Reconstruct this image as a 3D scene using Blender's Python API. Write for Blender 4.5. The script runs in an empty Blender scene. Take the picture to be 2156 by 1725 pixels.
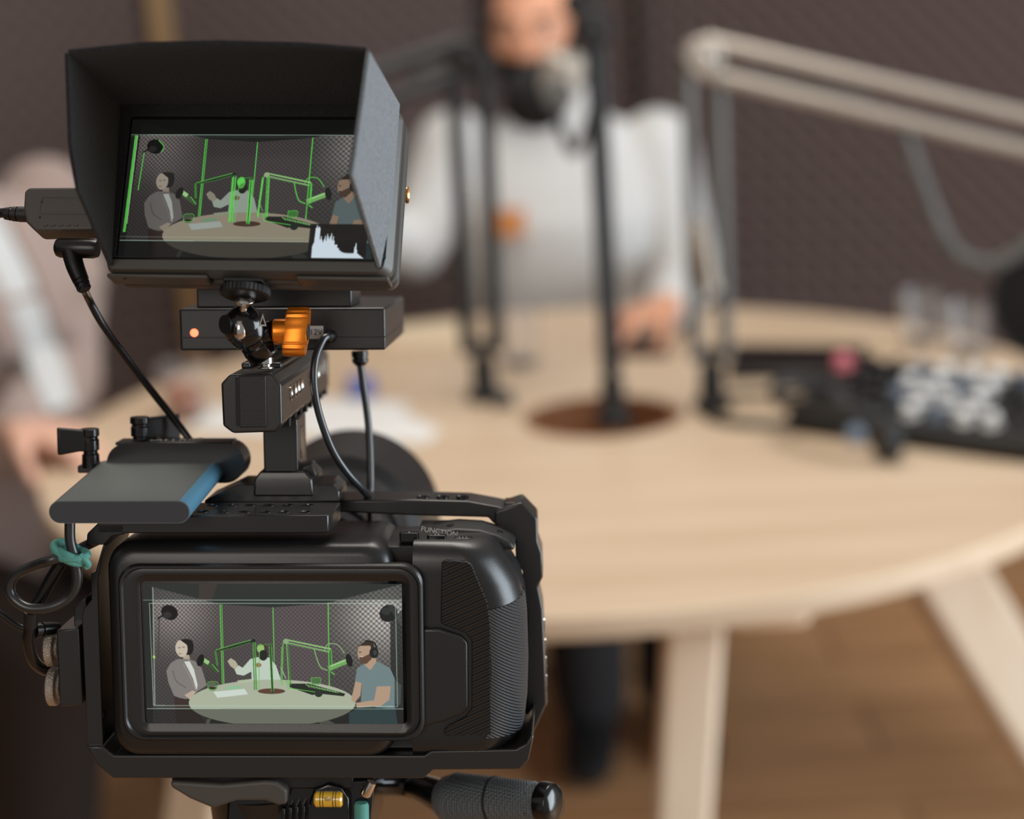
import bpy, bmesh, math, random
import numpy as np
from mathutils import Matrix, Vector
random.seed(4)
rng = np.random.default_rng(4)
SC = bpy.context.scene
COL = SC.collection

# ------------------------------------------------------------------ camera
FPX, CX, CY = 3593.0, 1078.0, 862.5           # focal length in pixels of the 2156 x 1725 frame
PITCH, ROLL, EYE = math.radians(15.42), math.radians(-3.42), 1.378
_c, _s = math.cos(PITCH), math.sin(PITCH)
_f = np.array([0, _c, -_s]); _r0 = np.array([1.0, 0, 0]); _u0 = np.array([0, _s, _c])
_cr, _sr = math.cos(ROLL), math.sin(ROLL)
_r = _cr * _r0 + _sr * _u0; _u = -_sr * _r0 + _cr * _u0
O = np.array([0, 0, EYE])
cam_d = bpy.data.cameras.new('camera'); cam = bpy.data.objects.new('camera', cam_d); COL.objects.link(cam)
cam_d.sensor_width = 36.0; cam_d.sensor_fit = 'HORIZONTAL'; cam_d.lens = FPX / 2156 * 36.0
cam_d.clip_start = 0.05; cam_d.clip_end = 50
m = Matrix.Identity(4)
for i in range(3):
    m[i][0] = _r[i]; m[i][1] = _u[i]; m[i][2] = -_f[i]; m[i][3] = O[i]
cam.matrix_world = m
cam_d.dof.use_dof = True; cam_d.dof.focus_distance = 0.735; cam_d.dof.aperture_fstop = 3.8; cam_d.dof.aperture_blades = 0
SC.camera = cam

# ------------------------------------------------------------------ light and exposure
SC.view_settings.view_transform = 'Standard'; SC.view_settings.look = 'None'
SC.view_settings.exposure = 0.0; SC.view_settings.gamma = 1.0
SC.view_settings.use_curve_mapping = False
world = bpy.data.worlds.new('world'); SC.world = world; world.use_nodes = True
bg = world.node_tree.nodes['Background']
bg.inputs['Color'].default_value = (1.0, 0.92, 0.85, 1); bg.inputs['Strength'].default_value = 0.30

def area(name, loc, target, sx, sy, power, color):
    d = bpy.data.lights.new(name, 'AREA'); d.shape = 'RECTANGLE'; d.size = sx; d.size_y = sy
    d.energy = power; d.color = color
    o = bpy.data.objects.new(name, d); COL.objects.link(o); o.location = loc
    o.rotation_euler = (Vector(target) - Vector(loc)).to_track_quat('-Z', 'Y').to_euler()
    return o
area('window_daylight', (2.9, 0.55, 1.25), (0.0, 1.1, 0.95), 2.0, 2.1, 120, (0.80, 0.91, 1.0))
area('ceiling_lamp', (0.15, 1.9, 2.9), (0.1, 2.0, 0.7), 1.3, 1.3, 42, (1.0, 0.93, 0.85))
area('room_lamp', (-0.9, -1.6, 2.3), (0.1, 2.2, 0.8), 1.2, 1.2, 16, (1.0, 0.92, 0.84))

# ------------------------------------------------------------------ frames and sight lines
def ray(px, py):
    return _f + _r * (px - CX) / FPX - _u * (py - CY) / FPX
def ypr(y, p, r):
    y, p = -y, -p
    Rz = np.array([[math.cos(y), -math.sin(y), 0], [math.sin(y), math.cos(y), 0], [0, 0, 1]])
    Rx = np.array([[1, 0, 0], [0, math.cos(p), -math.sin(p)], [0, math.sin(p), math.cos(p)]])
    Ry = np.array([[math.cos(r), 0, math.sin(r)], [0, 1, 0], [-math.sin(r), 0, math.cos(r)]])
    return Rz @ Rx @ Ry
class Fr:
    def __init__(s, R, P, unit): s.R = R; s.P = np.array(P, float); s.unit = unit
    def _on(s, px, py, ax, v):
        d = ray(px, py); n = s.R[:, ax]; t = (v * s.unit - (O - s.P) @ n) / (d @ n)
        return ((O + t * d - s.P) @ s.R) / s.unit
    def ony(s, px, py, v): return s._on(px, py, 1, v)
    def onx(s, px, py, v): return s._on(px, py, 0, v)
    def onz(s, px, py, v): return s._on(px, py, 2, v)
    def loc(s, w): return ((np.array(w, float) - s.P) @ s.R) / s.unit
    def wor(s, l): return s.P + s.R @ (np.array(l, float) * s.unit)
    def mat(s, base):
        b = s.wor(base); mm = Matrix.Identity(4)
        for i in range(3):
            for j in range(3): mm[i][j] = s.R[i, j]
            mm[i][3] = b[i]
        return mm
WF = Fr(np.eye(3), (0, 0, 0), 1.0)                                                           # the room, metres
FF = Fr(ypr(math.radians(2), math.radians(8.457), math.radians(2.74)), (-0.1083182, 0.68755518, 1.08616145), 0.001)   # the camera rig, mm
MF = Fr(ypr(math.radians(6), math.radians(29.891), math.radians(3.120)), (-0.10294322, 0.71670123, 1.28299017), 0.001)   # the tilted monitor, mm
TZ = 0.75
def W(px, py, Y): return WF.ony(px, py, Y)
def TB(px, py, z=TZ): return WF.onz(px, py, z)
def xz(fr, pts, y): return [(p[0], p[2]) for p in (fr.ony(a, b, y) for a, b in pts)]

# ------------------------------------------------------------------ materials
def lin(c):
    return tuple((v / 255 / 12.92) if v / 255 <= 0.04045 else ((v / 255 + 0.055) / 1.055) ** 2.4 for v in c)
def mat(name, rgb, rough=0.5, metal=0.0, spec=0.5, bump=0, bscale=200, var=0.0, coat=0, sheen=0, emit=None, estr=0, trans=0, aniso=0, sub=0):
    M = bpy.data.materials.new(name); M.use_nodes = True
    nt = M.node_tree; b = nt.nodes['Principled BSDF']
    col = (*lin(rgb), 1)
    b.inputs['Base Color'].default_value = col; b.inputs['Roughness'].default_value = rough
    b.inputs['Metallic'].default_value = metal; b.inputs['Specular IOR Level'].default_value = spec
    if coat: b.inputs['Coat Weight'].default_value = coat; b.inputs['Coat Roughness'].default_value = 0.08
    if sheen: b.inputs['Sheen Weight'].default_value = sheen; b.inputs['Sheen Roughness'].default_value = 0.5
    if trans: b.inputs['Transmission Weight'].default_value = trans; b.inputs['IOR'].default_value = 1.45
    if sub: b.inputs['Subsurface Weight'].default_value = sub; b.inputs['Subsurface Scale'].default_value = 0.01
    if emit: b.inputs['Emission Color'].default_value = (*lin(emit), 1); b.inputs['Emission Strength'].default_value = estr
    if bump or var:
        tc = nt.nodes.new('ShaderNodeTexCoord'); nz = nt.nodes.new('ShaderNodeTexNoise')
        nz.inputs['Scale'].default_value = bscale; nz.inputs['Detail'].default_value = 4
        nt.links.new(tc.outputs['Object'], nz.inputs['Vector'])
        if bump:
            bp = nt.nodes.new('ShaderNodeBump'); bp.inputs['Strength'].default_value = bump; bp.inputs['Distance'].default_value = 0.001
            nt.links.new(nz.outputs['Fac'], bp.inputs['Height']); nt.links.new(bp.outputs['Normal'], b.inputs['Normal'])
        if var:
            cr = nt.nodes.new('ShaderNodeValToRGB')
            cr.color_ramp.elements[0].position = 0.3; cr.color_ramp.elements[1].position = 0.7
            cr.color_ramp.elements[0].color = tuple(v * (1 - var) for v in col[:3]) + (1,)
            cr.color_ramp.elements[1].color = tuple(min(1, v * (1 + var)) for v in col[:3]) + (1,)
            nt.links.new(nz.outputs['Fac'], cr.inputs['Fac']); nt.links.new(cr.outputs['Color'], b.inputs['Base Color'])
    return M
def wood(name, a, c, scale=(1, 9, 9), rough=0.45, planks=False):
    M = bpy.data.materials.new(name); M.use_nodes = True; nt = M.node_tree; b = nt.nodes['Principled BSDF']
    tc = nt.nodes.new('ShaderNodeTexCoord'); mp = nt.nodes.new('ShaderNodeMapping'); mp.inputs['Scale'].default_value = scale
    nz = nt.nodes.new('ShaderNodeTexNoise'); nz.inputs['Scale'].default_value = 3.0; nz.inputs['Detail'].default_value = 6; nz.inputs['Distortion'].default_value = 0.6
    cr = nt.nodes.new('ShaderNodeValToRGB'); cr.color_ramp.elements[0].position = 0.3; cr.color_ramp.elements[1].position = 0.72
    cr.color_ramp.elements[0].color = (*lin(a), 1); cr.color_ramp.elements[1].color = (*lin(c), 1)
    nt.links.new(tc.outputs['Object'], mp.inputs['Vector']); nt.links.new(mp.outputs['Vector'], nz.inputs['Vector'])
    nt.links.new(nz.outputs['Fac'], cr.inputs['Fac'])
    out = cr.outputs['Color']
    if planks:
        br = nt.nodes.new('ShaderNodeTexBrick'); br.inputs['Scale'].default_value = 1.0
        br.inputs['Brick Width'].default_value = 1.2; br.inputs['Row Height'].default_value = 0.19; br.inputs['Mortar Size'].default_value = 0.004
        br.inputs['Color1'].default_value = (1, 1, 1, 1); br.inputs['Color2'].default_value = (0.82, 0.8, 0.78, 1); br.inputs['Mortar'].default_value = (0.35, 0.3, 0.27, 1)
        nt.links.new(tc.outputs['Object'], br.inputs['Vector'])
        mx = nt.nodes.new('ShaderNodeMix'); mx.data_type = 'RGBA'; mx.blend_type = 'MULTIPLY'; mx.inputs['Factor'].default_value = 1
        nt.links.new(out, mx.inputs['A']); nt.links.new(br.outputs['Color'], mx.inputs['B']); out = mx.outputs['Result']
    nt.links.new(out, b.inputs['Base Color']); b.inputs['Roughness'].default_value = rough
    return M
def ridged(name, rgb, rough, freq, rot, strength=0.6, dots=False):
    M = mat(name, rgb, rough); nt = M.node_tree; b = nt.nodes['Principled BSDF']
    tc = nt.nodes.new('ShaderNodeTexCoord'); mp = nt.nodes.new('ShaderNodeMapping'); mp.inputs['Rotation'].default_value = rot
    bp = nt.nodes.new('ShaderNodeBump'); bp.inputs['Strength'].default_value = strength; bp.inputs['Distance'].default_value = 0.0025
    nt.links.new(tc.outputs['Object'], mp.inputs['Vector'])
    if dots:
        vo = nt.nodes.new('ShaderNodeTexVoronoi'); vo.inputs['Scale'].default_value = freq; vo.inputs['Randomness'].default_value = 0.15
        nt.links.new(mp.outputs['Vector'], vo.inputs['Vector']); nt.links.new(vo.outputs['Distance'], bp.inputs['Height'])
    else:
        wv = nt.nodes.new('ShaderNodeTexWave'); wv.wave_type = 'BANDS'; wv.bands_direction = 'Z'; wv.inputs['Scale'].default_value = freq
        nt.links.new(mp.outputs['Vector'], wv.inputs['Vector']); nt.links.new(wv.outputs['Fac'], bp.inputs['Height'])
    nt.links.new(bp.outputs['Normal'], b.inputs['Normal'])
    return M
M = dict(
    body=mat('matte_black_plastic', (25, 25, 26), 0.34, spec=0.6, bump=0.05, bscale=1800),
    thread=mat('glinting_black_thread', (72, 74, 78), 0.22, 0.8),  # lighter than the cage: light caught on hole rims put into the colour
    cage=mat('black_anodised_aluminium', (27, 26, 26), 0.29, spec=0.65, bump=0.04, bscale=2500),
    gloss=mat('glossy_black_plastic', (14, 14, 15), 0.16, spec=0.6),
    dark=mat('soft_black_plastic', (20, 20, 21), 0.5, bump=0.1, bscale=1500),
    recess=mat('black_recess', (8, 8, 8), 0.6),
    pad=ridged('ridged_black_rubber', (38, 38, 39), 0.5, 120, (0, math.radians(24), 0), 1.0),
    grip=ridged('highlit_grip_rubber', (80, 84, 88), 0.42, 260, (0, math.radians(-32), 0), 0.9),  # black rubber lightened to blue-grey, window highlight put into the colour
    dots=ridged('dimpled_black_rubber', (96, 103, 108), 0.42, 820, (0, 0, 0), 0.55, True),
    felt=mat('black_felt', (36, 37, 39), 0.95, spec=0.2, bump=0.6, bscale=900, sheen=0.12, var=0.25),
    feltout=mat('daylit_black_felt', (112, 119, 124), 0.95, spec=0.2, bump=0.9, bscale=700, sheen=0.3, var=0.22),  # lightened copy of the black felt: window light put into the colour
    monitor=mat('dark_grey_painted_metal', (72, 70, 66), 0.42, bump=0.05, bscale=2000),
    ssd=mat('grey_brushed_aluminium', (112, 118, 116), 0.4, 0.4),
    ssdface=mat('dark_grey_cap', (58, 60, 66), 0.45, 0.3),
    ssdglint=mat('blue_glint_aluminium', (104, 160, 190), 0.32, 0.45),  # blue glint of the window painted on the grey drive's edge
    orange=mat('orange_anodised_aluminium', (226, 128, 34), 0.28, 0.75, bump=0.02, bscale=800),
    chrome=mat('polished_steel', (205, 203, 200), 0.14, 1.0),
    knurl=mat('knurled_steel', (190, 182, 172), 0.4, 0.85, bump=0.9, bscale=1500),
    brass=mat('brass_thread', (236, 180, 110), 0.25, 1.0),
    white=mat('white_sticker', (214, 210, 204), 0.6), ink=mat('black_ink', (20, 20, 20), 0.6),
    paleink=mat('pale_grey_ink', (170, 168, 160), 0.6), silverlab=mat('silver_label', (168, 160, 148), 0.5),
    led=mat('lit_red_lamp', (255, 90, 60), 0.4, emit=(255, 110, 76), estr=3.0),
    cable=mat('glossy_black_cable', (16, 16, 17), 0.3), cableg=mat('dark_grey_cable', (34, 36, 38), 0.3, spec=0.7),
    teal=mat('teal_rubber', (84, 150, 140), 0.7, bump=0.2, bscale=700),
    vial=mat('yellow_spirit_vial', (228, 180, 50), 0.12, coat=0.5, spec=0.7), greyplastic=mat('warm_grey_plastic', (74, 70, 66), 0.5),
    wood=wood('light_birch_tabletop', (200, 175, 147), (214, 192, 166), (1, 7, 1), 0.42),
    legwood=wood('light_birch_leg', (218, 194, 166), (230, 210, 186), (4, 4, 0.7), 0.5),
    floor=wood('brown_laminate', (178, 132, 92), (206, 160, 116), (1.2, 12, 1), 0.42, True),
    holew=wood('brown_hole_lining', (120, 78, 48), (140, 94, 60), (1, 1, 1), 0.6),
    post=wood('tan_wood_post', (140, 112, 78), (162, 132, 94), (6, 6, 0.6), 0.6),
    foam=mat('brown_grey_acoustic_foam', (95, 82, 80), 0.95, spec=0.15, bump=0.4, bscale=120),
    ceil=mat('dark_ceiling_paint', (50, 47, 45), 0.9),
    arm_silver=mat('champagne_grey_metal', (178, 170, 160), 0.38, 0.45), arm_black=mat('black_painted_metal', (24, 24, 25), 0.5),
    arm_grey=mat('grey_painted_metal', (104, 102, 99), 0.5, 0.3),
    sweater=mat('off_white_knit', (198, 198, 197), 0.95, bump=0.8, bscale=160, sheen=0.3),
    skin=mat('tan_skin', (206, 150, 120), 0.55, sub=0.1), skin2=mat('fair_skin', (214, 168, 146), 0.55, sub=0.1),
    hair=mat('black_hair', (18, 16, 15), 0.7, spec=0.2, bump=0.8, bscale=250), patch=mat('orange_leather', (188, 122, 66), 0.6, bump=0.2, bscale=300),
    jeans=mat('black_denim', (26, 26, 28), 0.9, bump=0.5, bscale=400), blazer=mat('mauve_grey_wool', (150, 132, 125), 0.95, bump=0.5, bscale=300, sheen=0.3),
    brownpants=mat('dark_brown_trousers', (40, 31, 27), 0.9, bump=0.4, bscale=300),
    shirt=mat('white_cotton', (188, 190, 190), 0.9, bump=0.3, bscale=250), eye=mat('eye_white', (226, 222, 216), 0.3), iris=mat('dark_iris', (40, 26, 18), 0.2), lip=mat('lip', (178, 104, 88), 0.5),
    paper=mat('white_paper', (222, 222, 220), 0.85), card=mat('cream_card', (214, 196, 168), 0.8), bluec=mat('blue_cap', (96, 110, 176), 0.6),
    glass=mat('clear_glass', (250, 250, 250), 0.08, trans=0.95), tea=mat('amber_tea', (170, 84, 34), 0.15, spec=0.6),
    pinkk=mat('pink_knob', (232, 130, 142), 0.5), wknob=mat('white_knob', (242, 243, 243), 0.4), greyk=mat('blue_grey_knob', (110, 122, 138), 0.4), gold=mat('brass_knob', (200, 170, 110), 0.3, 0.8),
    coffee=mat('dark_red_brown_leather', (70, 42, 32), 0.5),
    chair=mat('black_chair_fabric', (30, 29, 29), 0.9, bump=0.4, bscale=300),
)

# ------------------------------------------------------------------ mesh helpers
class G:
    def __init__(s): s.bm = bmesh.new()
    def prism(s, pts, vec, holes=()):
        bm = s.bm; vec = Vector(vec)
        loops = [[bm.verts.new(Vector(p)) for p in L] for L in [pts, *holes]]
        tops = [[bm.verts.new(v.co + vec) for v in L] for L in loops]
        if not holes:
            bm.faces.new(loops[0]); bm.faces.new(tops[0][::-1])
        else:
            ed = []
            for L in loops: ed += [bm.edges.new((L[i], L[(i + 1) % len(L)])) for i in range(len(L))]
            r = bmesh.ops.triangle_fill(bm, use_beauty=True, edges=ed)
            mp = {}
            for A, B in zip(loops, tops): mp.update(zip(A, B))
            for f in [g for g in r['geom'] if isinstance(g, bmesh.types.BMFace)]:
                bm.faces.new([mp[v] for v in f.verts][::-1])
        for A, B in zip(loops, tops):
            n = len(A)
            for i in range(n): bm.faces.new((A[i], A[(i + 1) % n], B[(i + 1) % n], B[i]))
        return s
    def py(s, pts, y0, y1, holes=()): return s.prism([(a, y0, b) for a, b in pts], (0, y1 - y0, 0), [[(a, y0, b) for a, b in h] for h in holes])
    def pz(s, pts, z0, z1, holes=()): return s.prism([(a, b, z0) for a, b in pts], (0, 0, z1 - z0), [[(a, b, z0) for a, b in h] for h in holes])
    def pxx(s, pts, x0, x1, holes=()): return s.prism([(x0, a, b) for a, b in pts], (x1 - x0, 0, 0), [[(x0, a, b) for a, b in h] for h in holes])
    def box(s, x0, x1, y0, y1, z0, z1): return s.pz([(x0, y0), (x1, y0), (x1, y1), (x0, y1)], z0, z1)
    def loft(s, rings, cap0=True, cap1=True, closed=True):
        bm = s.bm; R = [[bm.verts.new(Vector(p)) for p in r] for r in rings]; n = len(R[0])
        for a, b in zip(R, R[1:]):
            for i in range(n if closed else n - 1):
                j = (i + 1) % n; bm.faces.new((a[i], a[j], b[j], b[i]))
        if cap0: bm.faces.new(R[0][::-1])
        if cap1: bm.faces.new(R[-1])
        return s
    def lathe(s, p0, d, prof, seg=32, cap=True):
        d = Vector(d).normalized(); a = d.orthogonal().normalized(); b = d.cross(a); p0 = Vector(p0)
        return s.loft([[p0 + d * t + (a * math.cos(k * 2 * math.pi / seg) + b * math.sin(k * 2 * math.pi / seg)) * max(r, 1e-5) for k in range(seg)] for t, r in prof], cap, cap)
    def cyl(s, p0, p1, r0, r1=None, seg=24):
        p0, p1 = Vector(p0), Vector(p1); d = p1 - p0
        return s.lathe(p0, d, [(0, r0), (d.length, r0 if r1 is None else r1)], seg)
    def ell(s, c, rad, rot=None, u=20, v=12):
        mm = Matrix.Translation(Vector(c)) @ (rot.to_4x4() if rot else Matrix.Identity(4)) @ Matrix.Diagonal((*rad, 1))
        bmesh.ops.create_uvsphere(s.bm, u_segments=u, v_segments=v, radius=1, matrix=mm); return s
    def tube(s, pts, r, seg=12, sub=8, smooth=True):
        P = [np.array(p, float) for p in pts]; rr = r if isinstance(r, (list, tuple)) else [r] * len(P)
        if smooth and len(P) > 2:
            Q, q = [], []
            E_ = [2 * P[0] - P[1]] + P + [2 * P[-1] - P[-2]]
            for i in range(1, len(E_) - 2):
                for k in range(sub):
                    t = k / sub; a, b, c, d = E_[i - 1:i + 3]
                    Q.append(0.5 * (2 * b + (c - a) * t + (2 * a - 5 * b + 4 * c - d) * t * t + (3 * b - a - 3 * c + d) * t ** 3))
                    q.append(rr[i - 1] * (1 - t) + rr[i] * t)
            Q.append(P[-1]); q.append(rr[-1]); P, rr = Q, q
        n = None; rings = []
        for i, p in enumerate(P):
            t = Vector(P[min(i + 1, len(P) - 1)] - P[max(i - 1, 0)]).normalized()
            n = t.orthogonal().normalized() if n is None else (n - t * n.dot(t)).normalized()
            b = t.cross(n)
            rings.append([Vector(p) + (n * math.cos(k * 2 * math.pi / seg) + b * math.sin(k * 2 * math.pi / seg)) * rr[i] for k in range(seg)])
        return s.loft(rings)
    def chain(s, pts, seg=14):                       # tapered limb: list of (point, radius)
        for (a, ra), (b, rb) in zip(pts, pts[1:]): s.cyl(a, b, ra, rb, seg)
        for a, ra in pts: s.ell(a, (ra, ra, ra), u=seg, v=8)
        return s
    def secs(s, secs, seg=24, e=2.3):                # (centre, rx, ry, axis_x, axis_y) cross sections
        rings = []
        for c, rx, ry, ax, ay in secs:
            L = []
            for k in range(seg):
                t = k * 2 * math.pi / seg; ct, st = math.cos(t), math.sin(t)
                L.append(Vector(c) + Vector(ax) * rx * math.copysign(abs(ct) ** (2 / e), ct) + Vector(ay) * ry * math.copysign(abs(st) ** (2 / e), st))
            rings.append(L)
        return s.loft(rings)
    def xf(s, mm):
        bmesh.ops.transform(s.bm, matrix=mm, verts=s.bm.verts[:]); return s

def rr(x0, z0, x1, z1, r, n=6):
    out = []
    for cx, cz, a0 in ((x1 - r, z1 - r, 0), (x0 + r, z1 - r, 90), (x0 + r, z0 + r, 180), (x1 - r, z0 + r, 270)):
        for k in range(n + 1):
            a = math.radians(a0 + 90 * k / n); out.append((cx + r * math.cos(a), cz + r * math.sin(a)))
    return out
def circ(cx, cz, r, n=16): return [(cx + r * math.cos(-k * 2 * math.pi / n), cz + r * math.sin(-k * 2 * math.pi / n)) for k in range(n)]

INFO = {}
def props(o, label=None, cat=None, group=None, kind=None):
    if label: o['label'] = label
    if cat: o['category'] = cat
    if group: o['group'] = group
    if kind: o['kind'] = kind
    return o
def thing(name, label, cat, fr, base, group=None):
    o = bpy.data.objects.new(name, None); COL.objects.link(o); o.empty_display_size = 0.02
    o.matrix_world = fr.mat(base); INFO[o.name] = (fr, np.array(base, float))
    return props(o, label, cat, group)
def _mesh(name, g, fr, base, mt, bevel, seg, smooth):
    bmesh.ops.remove_doubles(g.bm, verts=g.bm.verts[:], dist=1e-7 / fr.unit)
    bmesh.ops.recalc_face_normals(g.bm, faces=g.bm.faces[:])
    g.xf(Matrix.Diagonal((fr.unit,) * 3 + (1,)) @ Matrix.Translation(Vector([-v for v in base])))
    me = bpy.data.meshes.new(name); g.bm.to_mesh(me); g.bm.free()
    me.materials.append(mt)
    me.shade_smooth() if smooth else me.shade_flat()
    if smooth: me.set_sharp_from_angle(angle=math.radians(smooth))
    o = bpy.data.objects.new(name, me); COL.objects.link(o)
    if bevel:
        b = o.modifiers.new('bevel', 'BEVEL'); b.width = bevel * fr.unit; b.segments = seg; b.limit_method = 'ANGLE'; b.angle_limit = math.radians(35); b.harden_normals = False
    return o
def part(T, name, g, mt, sub=None, bevel=0, seg=2, smooth=35, label=None):
    fr, base = INFO[T.name]
    o = _mesh(name, g, fr, base, mt, bevel, seg, smooth); o.parent = sub or T
    if label: o['label'] = label
    return o
def solo(name, label, cat, fr, base, g, mt, group=None, bevel=0, seg=2, smooth=35, kind=None):
    o = _mesh(name, g, fr, np.array(base, float), mt, bevel, seg, smooth); o.matrix_world = fr.mat(base)
    INFO[o.name] = (fr, np.array(base, float))
    return props(o, label, cat, group, kind)
def freeze(o, voxel, smooth=2):                       # one continuous skin from overlapping volumes
    md = o.modifiers.new('r', 'REMESH'); md.mode = 'VOXEL'; md.voxel_size = voxel; md.use_smooth_shade = True
    s2 = o.modifiers.new('s', 'SMOOTH'); s2.factor = 0.5; s2.iterations = smooth
    dg = bpy.context.evaluated_depsgraph_get(); dg.update()
    me = bpy.data.meshes.new_from_object(o.evaluated_get(dg)); old = o.data
    o.modifiers.clear(); o.data = me; me.name = o.name
    if not me.materials: me.materials.append(old.materials[0])
    me.shade_smooth(); return o
def lettering(T, text, centre, xdir, updir, size, mt, sub=None, name='lettering', depth=0.15, bold=0.0):
    fr, base = INFO[T.name]
    cu = bpy.data.curves.new('t', 'FONT'); cu.body = text; cu.size = 1; cu.align_x = 'CENTER'; cu.align_y = 'CENTER'; cu.offset = bold
    to = bpy.data.objects.new('t', cu); COL.objects.link(to)
    dg = bpy.context.evaluated_depsgraph_get(); dg.update()
    me = bpy.data.meshes.new_from_object(to.evaluated_get(dg)); bpy.data.objects.remove(to)
    X = Vector(xdir).normalized(); Z = X.cross(Vector(updir)).normalized(); Y = Z.cross(X)
    mm = Matrix.Identity(4)
    for i in range(3):
        mm[i][0] = X[i] * size; mm[i][1] = Y[i] * size; mm[i][2] = Z[i]; mm[i][3] = centre[i] + Z[i] * depth
    g = G(); g.bm.from_mesh(me); g.xf(mm); bpy.data.meshes.remove(me)
    return part(T, name, g, mt, sub, smooth=0)

# ================================================================== the room
def foam_wall(name, a, b, z1=2.25, pitch=0.05, depth=0.02):
    a = np.array(a); b = np.array(b); L = np.linalg.norm(b - a); u = (b - a) / L; n = np.array([u[1], -u[0]])
    if n @ (np.array([0.0, 2.0]) - a) < 0: n = -n
    nu, nv = max(1, round(L / pitch)), round(z1 / pitch); g = G(); bm = g.bm
    V = [[bm.verts.new((*(a + u * L * i / nu), z1 * j / nv)) for i in range(nu + 1)] for j in range(nv + 1)]
    for j in range(nv):
        for i in range(nu):
            c = a + u * L * (i + .5) / nu + n * depth; t = bm.verts.new((*c, z1 * (j + .5) / nv))
            q = (V[j][i], V[j][i + 1], V[j + 1][i + 1], V[j + 1][i])
            for k in range(4): bm.faces.new((q[k], q[(k + 1) % 4], t))
    a2, b2 = a - n * 0.06, b - n * 0.06
    back = [bm.verts.new((*p, z)) for p, z in ((a2, 0), (b2, 0), (b2, z1), (a2, z1))]
    bm.faces.new(back[::-1])
    bm.faces.new(V[-1] + [back[2], back[3]]); bm.faces.new(V[0][::-1] + [back[0], back[1]])
    bm.faces.new([r[0] for r in V] + [back[3], back[0]])
    bm.faces.new([r[-1] for r in V] + [back[2], back[1]])
    me = bpy.data.meshes.new(name); bmesh.ops.recalc_face_normals(bm, faces=bm.faces[:]); bm.to_mesh(me); bm.free(); me.materials.append(M['foam'])
    o = bpy.data.objects.new(name, me); COL.objects.link(o); o['kind'] = 'structure'; return o
CORN, PL, PR = (0.343, 3.92), (-0.70, 3.80), (1.40, 3.48)
foam_wall('wall_back_left', PL, CORN); foam_wall('wall_back_right', CORN, PR)
foam_wall('wall_left', (-2.0, 2.75), PL); foam_wall('wall_right', PR, (2.6, 2.45))
def struct(name, g, mt, bevel=0):
    o = _mesh(name, g, WF, np.zeros(3), mt, bevel, 2, 35); o['kind'] = 'structure'; return o
struct('wall_side', G().box(-3.2, -3.1, -2.2, 2.8, 0, 2.5).box(-3.1, -1.98, 2.72, 2.8, 0, 2.5), M['ceil'])
struct('floor', G().box(-3.2, 3.4, -2.2, 4.6, -0.06, 0.0), M['floor'])
for k, (c, s) in enumerate(((PL, 0.042), (CORN, 0.02), (PR, 0.042))):
    struct(f'trim_{k + 1}', G().box(c[0] - s / 2, c[0] + s / 2, c[1] - 0.075, c[1] + 0.02, 0, 2.3), M['post'] if k != 1 else mat('dark_corner_strip', (58, 48, 44), 0.8), 0.003)

# ================================================================== the round table
TC = (0.0792, 2.2192); TR = 0.70
hc = TB(1270, 880); HC = (hc[0], hc[1] + 0.015); HR = 0.108
tb = thing('round_table', 'round light birch table with a cable hole in the middle and splayed legs', 'table', WF, (TC[0], TC[1], 0))
out = [(TC[0] + TR * math.cos(k * 2 * math.pi / 128), TC[1] + TR * math.sin(k * 2 * math.pi / 128)) for k in range(128)]
part(tb, 'tabletop', G().pz(out, TZ - 0.026, TZ, [circ(*HC, HR, 48)]), M['wood'], bevel=0.004)
ring = [[(HC[0] + r * math.cos(k * 2 * math.pi / 48), HC[1] + r * math.sin(k * 2 * math.pi / 48), z) for k in range(48)] for r, z in ((HR - .001, TZ - .002), (HR - .001, TZ - 0.07), (HR - .012, TZ - 0.07), (HR - .012, TZ - .002))]
part(tb, 'hole_collar', G().loft(ring + ring[:1], False, False), M['holew'], label='darker brown collar lining the cable hole')
def table_leg(top, foot, w0, w1, t, tang):
    a, b = Vector((*top, TZ - 0.026)), Vector((*foot, 0)); t_ = Vector((*tang, 0)).normalized(); n = (b - a).cross(t_).normalized()
    g = G(); g.loft([[p + t_ * w * i + n * t * j for i, j in ((-.5, -.5), (.5, -.5), (.5, .5), (-.5, .5))] for p, w in ((a, w0), (a.lerp(b, .5), (w0 + w1) / 2), (b, w1))])
    part(tb, 'leg', g, M['legwood'], bevel=0.008, seg=3)
table_leg((0.180, 1.66), (0.086, 1.44), 0.062, 0.05, 0.05, (1, 0))
a_, b_ = W(2008, 1240, 1.93), W(2250, 1640, 1.80)
t_ = a_ + (a_ - b_) * (TZ - .026 - a_[2]) / (a_[2] - b_[2]); f_ = b_ + (b_ - a_) * b_[2] / (a_[2] - b_[2])
table_leg(t_[:2], f_[:2], 0.108, 0.07, 0.045, (1, 0.1))
table_leg((-0.31, 1.74), (-0.47, 1.57), 0.085, 0.05, 0.045, (0.8, -0.6))
table_leg((-0.42, 2.55), (-0.62, 2.72), 0.09, 0.05, 0.045, (0.6, 0.8))
table_leg((0.115, 2.80), (0.115, 3.0), 0.075, 0.05, 0.045, (1, 0))
g = G(); p = TB(1635, 1290, TZ - 0.026)
g.box(p[0] - 0.045, p[0] + 0.04, p[1] + 0.02, p[1] + 0.10, TZ - 0.055, TZ - 0.0262)
part(tb, 'support_block', g, M['legwood'], bevel=0.012, seg=3)

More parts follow.
